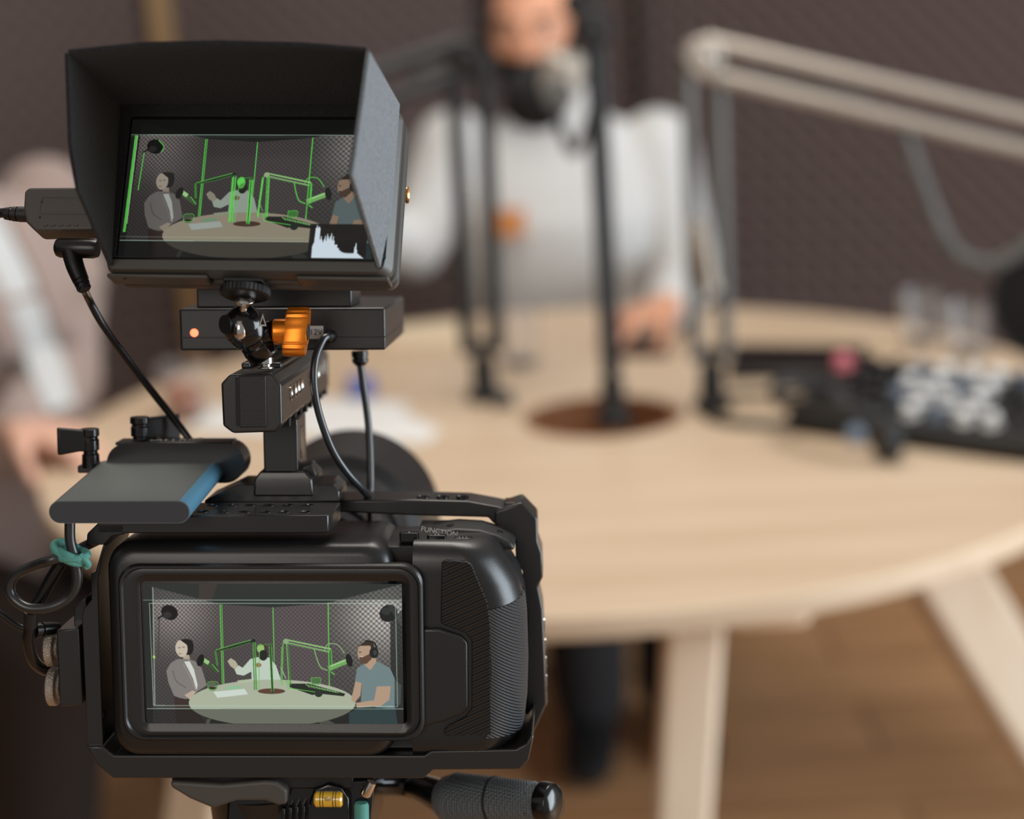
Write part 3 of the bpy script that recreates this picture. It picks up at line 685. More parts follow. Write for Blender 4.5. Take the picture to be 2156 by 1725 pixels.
# flat ridged pad and the plain thumb panel beside it
yb = -4.6
pad = [(930, 1183), (938, 1179), (980, 1181), (993, 1187), (1027, 1269), (1033, 1318), (1034, 1546), (938, 1549), (934, 1538), (946, 1526), (980, 1508), (993, 1490), (993, 1349), (980, 1332), (938, 1317), (928, 1311)]
part(cc, 'thumb_pad', G().py(q(pad, yb), yb - 1.0, yb + 1.5), M['pad'], bevel=.5)
pan = [(888, 1322), (925, 1322), (972, 1338), (985, 1352), (986, 1488), (974, 1502), (938, 1517), (888, 1530)]
part(cc, 'thumb_panel', G().py(q(pan, yb), yb - 1.6, yb + 1.5), M['body'], bevel=1.3, seg=4)
# top hump, buttons, lettering
g = G(); g.py(q([(868, 1160), (872, 1131), (905, 1122), (935, 1117), (960, 1114), (1010, 1117), (1048, 1128), (1078, 1142), (1086, 1160)], 20), 20, 46)
part(cc, 'top_hump', g, M['dark'], bevel=2.2, seg=4)
for k, (a, b) in enumerate(((862, 1124), (920, 1129), (975, 1135))):
    p = F3(a, b, 10); part(cc, 'function_button', G().pz(rr(p[0] - 4.2, 6.5, p[0] + 4.2, 12.0, 1.2, 3), p[2] - 3, p[2] + .9), M['gloss'], bevel=.3)
    for j in range(k + 1): part(cc, 'button_dot', G().cyl(p + V3(j * 1.5 - k * .75, -1.5, .9), p + V3(j * 1.5 - k * .75, -1.5, 1.1), .35, seg=8), M['paleink'], cc.children[-1])
for a, b in ((957, 1110), (1000, 1113), (1040, 1122)):
    p = F3(a, b, 30); part(cc, 'top_button', G().lathe(p - V3(0, 0, 4), (0, 0, 1), [(0, 4), (4.3, 4), (4.9, 3.3)], 24), M['gloss'])
p = F3(925, 1122, 15); lettering(cc, 'FUNCTION', p + V3(0, 0, .4), (1, 0, -.16), (0, .5, 1), 3.2, M['paleink'])
part(cc, 'lens_mount', G().lathe((4, 50, 13), (0, 1, 0), [(0, 33), (6, 33), (6.1, 30), (9, 30)], 48), M['cage'])

# ---- picture on a screen (what the camera sees), drawn as patches of light
def picture(mon):
    SW, SH, SS = 520, 292, 3
    W_, H_ = SW * SS, SH * SS
    im = np.zeros((H_, W_, 3))
    src = [(75, 85), (2037, 85), (2055, 1163), (107, 1158)]
    A_ = []
    for (x, y), (u, v) in zip(src, [(0, 0), (W_, 0), (W_, H_), (0, H_)]):
        A_ += [[x, y, 1, 0, 0, 0, -u * x, -u * y, -u], [0, 0, 0, x, y, 1, -v * x, -v * y, -v]]
    Hm = np.linalg.svd(np.array(A_))[2][-1].reshape(3, 3)
    def tp(pts):
        h = np.c_[np.array(pts, float), np.ones(len(pts))] @ Hm.T; return h[:, :2] / h[:, 2:]
    def mask(P):
        x0, y0 = np.maximum(np.floor(P.min(0)).astype(int), 0); x1, y1 = np.minimum(np.ceil(P.max(0)).astype(int) + 1, (W_, H_))
        if x1 <= x0 or y1 <= y0: return None
        X, Y = np.meshgrid(np.arange(x0, x1) + .5, np.arange(y0, y1) + .5); ins = np.zeros(X.shape, bool)
        for (ax, ay), (bx, by) in zip(P, np.roll(P, -1, 0)):
            if ay == by: continue
            ins ^= ((ay > Y) != (by > Y)) & (X < (bx - ax) * (Y - ay) / (by - ay) + ax)
        return slice(y0, y1), slice(x0, x1), ins, X, Y
    def poly(pts, c, alpha=1.0, fn=None):
        r = mask(tp(pts))
        if r is None: return
        ys, xs, ins, X, Y = r; col = np.array(c, float) / 255
        C = np.broadcast_to(col, (*ins.shape, 3)).copy()
        if fn is not None: C = C * fn(X / W_, Y / H_)[..., None]
        a = ins[..., None] * alpha; im[ys, xs] = im[ys, xs] * (1 - a) + C * a
    def ell(cx, cy, rx, ry, c, alpha=1.0, rot=0, a0=0, a1=360):
        t = np.radians(np.linspace(a0, a1, 48)); x, y = rx * np.cos(t), ry * np.sin(t); k = math.radians(rot)
        poly(np.c_[cx + x * math.cos(k) - y * math.sin(k), cy + x * math.sin(k) + y * math.cos(k)], c, alpha)
    def line(pts, w, c, alpha=1.0):
        for (ax, ay), (bx, by) in zip(pts, pts[1:]):
            d = np.array([bx - ax, by - ay], float); L = np.linalg.norm(d); n = np.array([-d[1], d[0]]) / L * w / 2; e = d / L * w * .2
            a_, b_ = np.array([ax, ay]) - e, np.array([bx, by]) + e; poly([a_ + n, b_ + n, b_ - n, a_ - n], c, alpha)
    def curve(pts, w, c, alpha=1.0):
        P = [np.array(p, float) for p in pts]; E_ = [2 * P[0] - P[1]] + P + [2 * P[-1] - P[-2]]; Q = []
        for i in range(1, len(E_) - 2):
            a, b, cc_, d = E_[i - 1:i + 3]
            for t in np.linspace(0, 1, 8, endpoint=False): Q.append(.5 * (2 * b + (cc_ - a) * t + (2 * a - 5 * b + 4 * cc_ - d) * t * t + (3 * b - a - 3 * cc_ + d) * t ** 3))
        Q.append(P[-1]); line(Q, w, c, alpha)
    k = (lambda c: tuple(v * .74 for v in c)) if mon else (lambda c: c)
    GR = (86, 196, 74) if mon else (104, 190, 84); GD = (52, 128, 46) if mon else (70, 124, 60)
    im[:] = np.array(k((42, 46, 43))) / 255
    def foam(cx, cy, gain, fx, fy, sk=0.0, rad=.16):
        def f(u, v):
            spot = gain * np.exp(-(((u - cx) ** 2 + ((v - cy) * .56) ** 2) / rad ** 2))
            pat = np.sin(u * fx * 2 * np.pi) * np.sin((v + sk * u) * fy * 2 * np.pi)
            return (1 + spot) * (1 + (.18 + .22 * np.clip(spot, 0, 1)) * pat)
        return f
    poly([(75, 85), (150, 110), (160, 1165), (60, 1165)], k((36, 38, 37)))
    poly([(150, 108), (662, 236), (682, 850), (560, 1160), (150, 1160)], k((64, 60, 59)), 1, foam(.12, .17, .95, 62, 34, .1))
    poly([(672, 238), (1062, 262), (1072, 860), (684, 860)], k((70, 64, 65)), 1, foam(.5, .3, .08, 66, 36, -.02, .4))
    poly([(1064, 262), (1480, 228), (1492, 870), (1074, 860)], k((76, 69, 70)), 1, foam(.62, .3, .12, 60, 34, .03, .4))
    poly([(1484, 226), (2037, 86), (2052, 1163), (1500, 900)], k((70, 68, 66)), 1, foam(.93, .2, 1.25, 48, 28, .1, .17))
    poly([(75, 85), (2037, 85), (2037, 207), (80, 207)], (14, 15, 14) if mon else (44, 47, 45), .94 if mon else .55)
    poly([(1950, 380), (2052, 260), (2054, 1163), (1960, 1163)], k((34, 36, 36)), .8)
    if not mon: poly([(500, 85), (640, 85), (600, 207), (500, 207)], (92, 66, 62), .35)  # reddish reflection painted into the picture
    # posts
    for a, b, w in (((662, 240), (677, 840), 7), ((674, 240), (689, 840), 7), ((1062, 262), (1074, 840), 7), ((1480, 226), (1490, 860), 9)):
        line([a, b], w, GR, .95)
    if mon: line([(120, 215), (130, 960)], 20, GR, .9); line([(132, 215), (142, 900)], 6, (160, 190, 150), .9)
    else: line([(152, 110), (165, 1000)], 9, (150, 165, 146), .8)
    # lamps
    line([(200, 330), (192, 640)], 7, GR if mon else (58, 60, 58)); line([(190, 345), (250, 310)], 14, (30, 31, 31))
    ell(278, 300, 66, 54, (20, 20, 20), 1, 28); ell(262, 318, 30, 24, k((70, 72, 70)), .5)
    if mon: curve([(300, 250), (345, 300), (330, 345)], 7, GR)
    else: ell(1938, 306, 70, 64, (26, 28, 28), 1, -30); ell(1920, 290, 36, 30, (60, 64, 62), .6)
    # person behind the table
    poly([(890, 652), (955, 636), (1030, 640), (1085, 700), (1122, 810), (900, 820), (897, 748), (838, 778), (786, 768), (762, 712), (800, 700), (832, 718)], k((190, 205, 190)))
    poly([(716, 668), (742, 645), (778, 668), (800, 706), (772, 730), (738, 705)], k((178, 172, 150)))
    ell(978, 590, 42, 62, k((60, 52, 46))); ell(968, 572, 28, 36, GR if mon else (150, 190, 110)); ell(988, 624, 34, 40, k((34, 36, 32))); ell(952, 698, 22, 17, k((150, 110, 84)))
    # person in the blazer
    ell(398, 566, 62, 66, (26, 25, 24)); poly([(380, 620), (425, 620), (440, 690), (385, 690)], k((176, 160, 142)))
    ell(368, 572, 46, 66, k((196, 184, 166)), 1, -6); poly([(355, 505), (430, 500), (440, 560), (420, 600), (410, 545)], (28, 26, 25)); ell(352, 566, 12, 5, k((120, 105, 95)), .7); ell(384, 562, 12, 5, k((120, 105, 95)), .7); ell(356, 612, 15, 5, k((150, 112, 100)), .7)
    ell(438, 562, 22, 54, (24, 24, 24)); 
    poly([(335, 652), (285, 684), (252, 742), (268, 830), (310, 930), (395, 962), (440, 930), (560, 850), (520, 720), (470, 668), (420, 652)], k((128, 122, 119)))
    poly([(388, 672), (430, 668), (462, 730), (490, 850), (480, 890), (455, 800), (420, 730)], k((208, 214, 206)))
    curve([(300, 740), (330, 820), (400, 870)], 8, k((92, 88, 86)), .7); curve([(380, 690), (430, 780), (470, 880)], 6, k((150, 144, 138)), .8)
    poly([(390, 925), (450, 890), (480, 900), (430, 960)], k((186, 168, 150)))
    poly([(310, 940), (430, 960), (560, 1160), (330, 1160)], k((58, 44, 40)))
    # table
    poly([(560, 1110), (590, 1105), (570, 1163), (545, 1163)], k((120, 122, 104))); poly([(1400, 1118), (1490, 1118), (1566, 1163), (1432, 1163)], k((118, 120, 104)))
    ell(1056, 985, 634, 177, k((170, 178, 156) if not mon else (186, 176, 152)))
    poly([(107, 1028), (2055, 1030), (2055, 1163), (107, 1158)], (12, 13, 13), .42 if not mon else .62)
    ell(1050, 896, 104, 21, k((92, 62, 52))); poly([(608, 900), (846, 878), (872, 920), (640, 946)], k((204, 216, 206)))
    poly([(700, 868), (800, 850), (830, 874), (720, 884)], k((140, 190, 150))); poly([(790, 815), (900, 803), (910, 825), (800, 834)], k((176, 188, 160)))
    poly([(1180, 838), (1320, 838), (1350, 868), (1190, 866)], k((34, 40, 34)))
    ell(603, 860, 38, 34, k((96, 120, 90)), .7); ell(603, 874, 32, 10, k((50, 36, 30))); curve([(565, 830), (603, 822), (642, 832), (636, 872), (603, 884), (570, 872), (565, 830)], 4, GR)
    # arms and microphones
    line([(620, 592), (760, 556), (912, 512)], 16, (34, 44, 32)); line([(630, 584), (760, 545), (905, 505)], 5, GR); line([(650, 592), (780, 562), (905, 522)], 4, GD); ell(912, 518, 18, 18, (30, 34, 30))
    for x0, x1 in ((908, 922), (924, 936)): line([(x0, 525), (x1, 885)], 8, GD); line([(x0 + 4, 525), (x1 + 4, 885)], 3, GR)
    line([(958, 600), (955, 890)], 5, GR); line([(1040, 545), (1058, 905)], 13, (40, 60, 36)); line([(1034, 548), (1050, 900)], 4, GR); line([(1050, 548), (1066, 900)], 4, GR); line([(940, 545), (1050, 540)], 7, GD)
    for x0, x1, c in ((1138, 1130, GR), (1165, 1184, GR), (1178, 1196, GD)): line([(x0, 530), (x1, 850)], 7, c)
    line([(1120, 715), (1160, 800)], 9, k((150, 160, 140))); curve([(1128, 560), (1125, 700), (1120, 830)], 5, GR)
    line([(1160, 505), (1500, 577)], 11, (150, 186, 128)); line([(1165, 526), (1490, 597)], 9, (130, 170, 112)); line([(1160, 501), (1500, 571)], 3, GR); line([(1165, 536), (1490, 603)], 3, GR); ell(1160, 518, 22, 20, (140, 168, 126))
    curve([(1375, 580), (1395, 650), (1425, 715), (1475, 738)], 8, GR if mon else (128, 176, 112)); curve([(1448, 590), (1480, 540), (1550, 545), (1605, 610)], 6, GR if mon else (150, 180, 130))
    line([(1500, 585), (1508, 735)], 16, GD); line([(1505, 585), (1514, 735)], 4, GR); line([(1490, 722), (1622, 668)], 40, (110, 168, 92)); line([(1500, 706), (1615, 660)], 6, (190, 220, 170)); line([(1500, 748), (1530, 770)], 8, GR); ell(1640, 662, 24, 50, (24, 26, 24), 1, -14)
    line([(535, 668), (640, 740)], 32, (58, 82, 50)); line([(530, 655), (570, 680)], 30, (150, 196, 130)); line([(600, 690), (650, 750)], 5, GR); line([(625, 590), (640, 700)], 16, GD); ell(512, 662, 26, 46, (20, 21, 20), 1, 18)
    if mon:
        for a_, b_, w in (((905, 540), (918, 880), 16), ((925, 540), (938, 880), 10), ((1038, 560), (1050, 890), 10), ((1058, 560), (1066, 890), 12), ((1132, 540), (1128, 840), 11), ((1180, 540), (1196, 840), 12)): line([a_, b_], w, (96, 214, 84), .8)
        ell(975, 580, 30, 46, (96, 210, 84), .7); line([(1506, 585), (1512, 735)], 12, GR, .9)
    # mixer, cup, headphones
    poly([(1190, 866), (1330, 838), (1610, 915), (1600, 935), (1420, 915), (1360, 925)], k((34, 40, 32)))
    for i in range(12): line([(1310 + i * 20, 842 + i * 5), (1340 + i * 20, 866 + i * 4)], 6, GR if i % 2 else (160, 206, 140), .8)
    line([(1180, 872), (1400, 905)], 5, GR); ell(1408, 915, 30, 26, k((40, 46, 40))); curve([(1180, 880), (1160, 820), (1190, 850)], 5, GR)
    poly([(1352, 796), (1420, 796), (1414, 842), (1358, 842)], GD, .8); curve([(1352, 796), (1420, 796), (1414, 842), (1358, 842), (1352, 796)], 4, GR)
    # person in the T-shirt
    if True:
        sk = k((178, 150, 126))
        poly([(1990, 815), (2036, 850), (2030, 1000), (1960, 1000)], k((64, 72, 70)))
        poly([(1640, 1060), (1760, 1000), (1990, 1010), (2010, 1163), (1640, 1163)], k((44, 62, 64)))
        poly([(1690, 810), (1735, 830), (1725, 930), (1680, 985), (1655, 960)], sk)
        poly([(1755, 660), (1840, 640), (1850, 700), (1780, 750), (1755, 710)], sk)
        poly([(1752, 690), (1700, 722), (1684, 820), (1735, 835), (1730, 985), (1850, 1020), (1985, 1025), (1986, 800), (1950, 720), (1850, 668), (1800, 740)], k((112, 130, 132)))
        poly([(1850, 860), (1956, 858), (1945, 960), (1880, 1010), (1700, 1022), (1690, 985), (1830, 965)], sk)
        ell(1766, 606, 62, 78, sk); poly([(1706, 560), (1760, 515), (1820, 530), (1845, 600), (1812, 590), (1800, 550), (1730, 552)], k((56, 44, 36)))
        poly([(1715, 625), (1740, 640), (1800, 610), (1812, 650), (1770, 690), (1725, 680)], k((92, 70, 56))); ell(1722, 600, 10, 5, k((90, 70, 56))); line([(1715, 632), (1742, 636)], 5, k((226, 200, 180)))
        curve([(1765, 512), (1830, 530), (1850, 580)], 12, (28, 30, 30)); ell(1828, 604, 34, 42, (28, 32, 32)); ell(1836, 604, 14, 20, (70, 78, 76), .7)
    # frame guides and meters
    GU = (176, 204, 186)
    line([(78, 206), (2040, 206)], 4, GU, .75); line([(106, 1028), (2056, 1031)], 4, GU, .8)
    if mon: line([(100, 1000), (1500, 1004)], 3, GU, .5); line([(78, 222), (2040, 222)], 2, GU, .3)
    else:
        line([(126, 230), (1990, 232), (2008, 1012), (155, 1004), (126, 230)], 5, GU, .75); ell(160, 636, 9, 12, (170, 220, 110))
        poly([(1900, 210), (2040, 206), (2050, 420)], (120, 126, 122), .25)
    if mon:
        poly([(1530, 893), (1962, 893), (1962, 1163), (1530, 1163)], (18, 17, 16), .93)
        xs = np.linspace(1560, 1945, 52); hp_ = [(1560, 1150)]
        for i, x in enumerate(xs):
            t = i / 51; h = 40 + 215 * math.exp(-((t - .07) / .055) ** 2) + 150 * math.exp(-((t - .33) / .15) ** 2) + 70 * math.exp(-((t - .14) / .1) ** 2) + 95 * math.exp(-((t - .84) / .02) ** 2)
            h *= (.74 if i % 3 == 1 and t < .46 else .86 if i % 2 else 1); h *= 1 if t < .88 else max(.08, 1 - (t - .88) * 8)
            hp_ += [(x - 2.5, 1150 - h), (x + 2.5, 1150 - h)]
        poly(hp_ + [(1950, 1150)], (206, 220, 230))
    out_ = im.reshape(SH, SS, SW, SS, 3).mean((1, 3))
    return np.where(out_ <= .04045, out_ / 12.92, ((out_ + .055) / 1.055) ** 2.4)
def screen_mat(name, gain):
    M_ = bpy.data.materials.new(name); M_.use_nodes = True; nt = M_.node_tree; b = nt.nodes['Principled BSDF']
    b.inputs['Base Color'].default_value = (.006, .006, .006, 1); b.inputs['Roughness'].default_value = .12; b.inputs['Specular IOR Level'].default_value = .4
    at = nt.nodes.new('ShaderNodeAttribute'); at.attribute_name = 'picture'
    nt.links.new(at.outputs['Color'], b.inputs['Emission Color']); b.inputs['Emission Strength'].default_value = gain
    return M_
def screen(T, fr, x0, x1, z0, z1, y, pic, mt, sub=None, label=None):
    h, w = pic.shape[:2]; base = INFO[T.name][1]
    xs = (x0 + (x1 - x0) * (np.arange(w) + .5) / w); zs = z1 - (z1 - z0) * (np.arange(h) + .5) / h
    xs[0], xs[-1], zs[0], zs[-1] = x0, x1, z1, z0
    X, Z = np.meshgrid(xs, zs); P = np.stack([X, np.full_like(X, y), Z], -1).reshape(-1, 3)
    I = np.arange(h * w).reshape(h, w); Q = np.stack([I[:-1, :-1], I[1:, :-1], I[1:, 1:], I[:-1, 1:]], -1).reshape(-1, 4)
    me = bpy.data.meshes.new('screen'); me.vertices.add(len(P)); me.vertices.foreach_set('co', ((P - base) * fr.unit).astype('f').ravel())
    me.loops.add(Q.size); me.loops.foreach_set('vertex_index', Q.astype('i').ravel()); me.polygons.add(len(Q))
    me.polygons.foreach_set('loop_start', (np.arange(len(Q)) * 4).astype('i')); me.update(calc_edges=True); me.validate()
    a = me.attributes.new('picture', 'FLOAT_COLOR', 'POINT'); a.data.foreach_set('color', np.c_[pic.reshape(-1, 3), np.ones(len(P))].astype('f').ravel())
    me.materials.append(mt); o = bpy.data.objects.new('screen', me); COL.objects.link(o); o.parent = sub or T
    if label: o['label'] = label
    return o
screen(cc, FF, -55.6, 55.6, -31.3, 31.3, -7.25, picture(False), screen_mat('camera_screen', .95), label='lit rear screen showing three people at a round table with green edge lines')

# ---- the lens
LC = V3(4, 0, 13)
ln = thing('camera_lens', 'black zoom lens with a wide hood on the front of the cinema camera', 'lens', FF, LC + V3(0, 60, 0))
part(ln, 'barrel', G().lathe(LC, (0, 1, 0), [(59, 31), (74, 31), (76, 35), (84, 35), (84.1, 34), (205, 37), (206, 36)], 64), M['dark'], smooth=25)
def toothed(y0, y1, r, n, dr):
    rings = []
    for y, k in ((y0, 0), (y0 + 1, 1), (y1 - 1, 1), (y1, 0)):
        rings.append([LC + V3(math.cos(i * math.pi / n) * (r + (dr * k if i % 2 else 0)), y, math.sin(i * math.pi / n) * (r + (dr * k if i % 2 else 0))) for i in range(2 * n)])
    return G().loft(rings)
part(ln, 'focus_ring', toothed(150, 184, 37.6, 70, 1.4), M['dark'], smooth=0)
part(ln, 'zoom_ring', toothed(96, 128, 36.2, 60, 1.3), M['dark'], smooth=0)
part(ln, 'lens_hood', G().lathe(LC, (0, 1, 0), [(186, 37.5), (190, 44), (252, 50.0), (253, 49.2), (253, 48.2), (196, 40)], 64), M['body'], smooth=30)

# ---- the cage
cg = thing('camera_cage', 'black metal cage with rows of threaded holes bolted round the cinema camera', 'camera cage', FF, (0, 30, -57))
zt = F3(600, 1086, -2)[2]
def fz(px, py, z): return FF.onz(px, py, z)
hol = [circ(*fz(a, b, zt)[:2], 2.5, 14) for a, b in ((427, 1077), (471, 1078), (515, 1078), (559, 1078), (598, 1078), (642, 1078), (448, 1064), (489, 1064), (527, 1064), (566, 1064), (606, 1064), (648, 1064))]
xr_, xl_ = F3(697, 1105, -2)[0], F3(205, 1110, -2)[0]
ol = [(xl_, -2), (xr_ - 5, -2), (xr_ - 1.5, -.6), (xr_, 3), (xr_, 30), (xl_, 30)]
zb = F3(600, 1123, -2)[2]
part(cg, 'top_plate', G().pz(ol, zb, zt, hol), M['cage'], bevel=.5)
for h_ in hol:
    hx, hy = np.mean([p_[0] for p_ in h_]), np.mean([p_[1] for p_ in h_])
    part(cg, 'threaded_hole', G().lathe((hx, hy, zt - 3), (0, 0, 1), [(0, 2.1), (2.7, 2.1), (3.12, 2.65), (3.1, 2.9), (2.9, 2.9), (0, 2.45)], 18), M['thread'], smooth=0)  # rings added for the light caught on the hole rims
part(cg, 'plate_floor', G().pz(inset(ol, 1.0), zb - .1, zb + 1.2), M['recess'])
g = G(); g.py(q([(181, 1148), (183, 1124), (205, 1103), (262, 1103), (262, 1126), (236, 1130), (219, 1148)], -2), -2, 30)
part(cg, 'corner', g, M['cage'], bevel=.7)
g = G(); g.py(q([(217, 1147), (220, 1150), (206, 1222), (207, 1270), (217, 1572), (184, 1572), (172, 1300), (176, 1282), (192, 1263), (191, 1208), (201, 1204)], -2), -2, 44)
part(cg, 'side_bar', g, M['cage'], bevel=.8)
g = G(); g.py(q([(181, 1572), (217, 1572), (240, 1591), (893, 1591), (908, 1581), (1086, 1578), (1108, 1566), (1120, 1545), (1124, 1552), (1113, 1602), (1094, 1621), (912, 1622), (892, 1640), (238, 1640), (204, 1611)], -4), -4, 66)
part(cg, 'bottom_plate', g, M['cage'], bevel=.9)
zt2 = F3(600, 1019, 36)[2]
g = G(); g.py(q([(432, 1052), (452, 1043), (503, 1019), (700, 1019), (716, 1034), (716, 1056), (432, 1064)], 34), 32, 58)
part(cg, 'handle_rail', g, M['cage'], bevel=.8)
hol2 = []
zr = F3(930, 1053, 44)[2]
g = G(); g.py(q([(690, 1054), (870, 1053), (985, 1056), (1040, 1066), (1096, 1078), (1040, 1104), (1028, 1090), (870, 1086), (700, 1078)], 44), 44, 68)
part(cg, 'top_bar', g, M['cage'], bevel=.8)
for a in (891, 932, 974):
    p = fz(a, 1045, zr + .3); part(cg, 'threaded_hole', G().lathe((p[0], p[1], zr - .4), (0, 0, 1), [(0, 3.0), (.75, 3.0), (.8, 2.4), (.3, 2.2)], 20), M['gloss'])
g = G(); g.py(q([(1040, 1104), (1042, 1076), (1098, 1058), (1131, 1092), (1132, 1140), (1141, 1166), (1143, 1216), (1133, 1236), (1143, 1284), (1149, 1420), (1151, 1484), (1118, 1556), (1098, 1556), (1107, 1480), (1109, 1300), (1100, 1204), (1086, 1182), (1084, 1140)], 42), 42, 66)
sb = part(cg, 'side_bar', g, M['cage'], bevel=1.1, seg=3)
xe = F3(1140, 1400, 54)[0]
for a, b in ((1141, 1197), (1147, 1315), (1149, 1357), (1150, 1395), (1151, 1433), (1151, 1470)):
    p = F3(a - 1, b, 54); part(cg, 'threaded_hole', G().lathe(p - V3(1.2, 0, 0), (1, 0, 0), [(0, 3.2), (1.5, 3.2), (1.6, 2.2), (.6, 2.0)], 18), M['chrome'], label='bright steel thread')
p = F3(1076, 1068, 50); part(cg, 'slot', G().box(p[0] - 3, p[0] + 3, 47, 60, p[2] - 1.5, p[2] + 2.6), M['gloss'], bevel=.4)
for yy in (14, 30):   # screws that close the left side
    p = F3(222, 1545 - 40 * (yy > 20), 2); part(cg, 'screw', G().cyl(p + V3(-2, 0, 0), p + V3(0, 0, 0), 2.0, seg=16), M['gloss'])

# ---- cable clamp with two knurled screws
cl = thing('cable_clamp', 'black block clamp with two knurled steel screws on the left side of the cage', 'cable clamp', FF, F3(150, 1485, 0))
part(cl, 'block', G().py(q([(118, 1328), (165, 1322), (174, 1484), (126, 1490)], -4), -4, 26), M['cage'], bevel=.7)
part(cl, 'tab', G().py(q([(150, 1284), (176, 1262), (178, 1322), (150, 1324)], 0), 4, 22), M['cage'], bevel=.5)
for a, b in ((120, 1364), (124, 1446)):
    p = F3(a, b, 6); part(cl, 'thumb_screw', G().lathe(p + V3(0, 0, 0), (-1, 0, 0), [(-1, 5), (.2, 5), (.3, 8.0), (.9, 8.4), (3.6, 8.4), (4.2, 7.6), (4.3, 3)], 36), M['knurl'], bevel=.2, label='knurled steel thumbscrew')
ZFL = (FF.loc((0, 0, 0)))

# ---- portable drive and its holder
tilt = math.tan(math.radians(4.2))
ss = thing('portable_drive', 'flat grey portable solid-state drive clamped over the left of the cage', 'portable drive', FF, F3(250, 1103, -25))
p0, p1 = F3(103, 1103, -25), F3(398, 1055, -25); xa, xb, za, zc = p0[0], p1[0], p0[2], p1[2]; hr = (zc - za) / 2
def stad(x0, x1, z0, z1, n=12): return rr(x0, z0, x1, z1, (z1 - z0) / 2 - 1e-3, n)
st = stad(xa, xb, za, zc)
def slant(g): g.xf(Matrix(((1, 0, 0, 0), (0, 1, 0, 0), (0, tilt, 1, 25 * tilt), (0, 0, 0, 1)))); return g
part(ss, 'body', slant(G().loft([ring_y(st, -24.6), ring_y(st, 50)])), M['ssd'], smooth=40)
part(ss, 'end_cap', slant(G().loft([ring_y(inset(st, .35), -25.0), ring_y(inset(st, .25), -24.4)])), M['ssdface'], smooth=40, label='dark grey flat end')
g = G(); R_ = hr + .12; cz = (za + zc) / 2; cx_ = xb - hr
arc = [(cx_ + R_ * math.sin(t), cz + R_ * math.cos(t)) for t in np.linspace(.12, math.pi - .12, 17)]; arc2 = [(cx_ + (R_ - .6) * math.sin(t), cz + (R_ - .6) * math.cos(t)) for t in np.linspace(math.pi - .12, .12, 17)]
part(ss, 'rounded_edge', slant(G().loft([ring_y(arc + arc2, -24.2), ring_y(arc + arc2, 49.5)])), M['ssdglint'], smooth=40, label='rounded edge with a painted pale blue window glint')
hd_ = thing('drive_holder', 'black clamp with two locking levers holding the portable drive', 'clamp', FF, F3(380, 1022, 50))
pa, pb = F3(226, 1018, 46), F3(514, 934, 46); hs = stad(pa[0], pb[0], pa[2], pb[2]); zi = 4.6
hin = stad(xa - .5 + 2, xb + .6, pa[2] + zi, pb[2] - zi + 1.0)
pzt = pb[2]
part(hd_, 'frame', G().py(hs, 46, 62), M['gloss'], bevel=1.0, seg=3)
pz_ = F3(380, 948, 54)
part(hd_, 'top_strip', G().box(F3(246, 950, 50)[0], F3(490, 950, 50)[0], 47, 61, pzt - 1, pzt + .5), M['cage'], bevel=.6)
lettering(hd_, 'SMALLRIG', (F3(357, 945, 54)[0], 53, pzt + .5), (1, 0, 0), (0, 1, 0), 7.0, M['paleink'])
pl_ = F3(205, 985, 48); part(hd_, 'side_arm', G().box(F3(168, 985, 48)[0], F3(262, 985, 48)[0], 44, 58, pl_[2] - 2, pl_[2] + 1.5), M['cage'], bevel=.7)
def lever(px, ptop, pbot, y, r, ex, ey, dy):
    a, b = F3(px, pbot, y), F3(px, ptop, y); h = b[2] - a[2]
    g = G().lathe(a, (0, 0, 1), [(0, r), (h * .35, r * .96), (h * .36, r * .8), (h * .45, r * .8), (h * .46, r), (h * .72, r), (h * .74, r * .88), (h * .8, r * .88), (h * .82, r * 1.06), (h, r * 1.04)], 28)
    post = part(hd_, 'lever_post', g, M['gloss'], bevel=.2)
    e = F3(ex, ey, y + dy); d = (e - b); d.z = 0; d.normalize(); n = V3(-d.y, d.x, 0)
    s0 = b + V3(0, 0, -1.0); L = (V3(e.x, e.y, 0) - V3(b.x, b.y, 0)).length; rise = e[2] - b[2]
    g = G().loft([[s0 + d * t + n * w * i + V3(0, 0, zz + k * hh + rise * t / L) for i, k in ((-1, -1), (1, -1), (1, 1), (-1, 1))] for t, w, zz, hh in ((0, r * .8, -4.4, 4.8), (L * .4, r * .55, -4.6, 5.0), (L, r * .5, -5.4, 6.2))])
    part(hd_, 'lever', g, M['dark'], sub=post, bevel=.8)
lever(192, 903, 985, 46, 4.0, 120, 900, -6)
lever(296, 878, 952, 54, 4.1, 372, 870, 26)
p = F3(422, 938, 66); part(hd_, 'knob', G().lathe(p - V3(0, 0, 6), (0, 0, 1), [(0, 4), (6, 4.6), (8.5, 3.6), (9.4, 1.5)], 24), M['dark'])

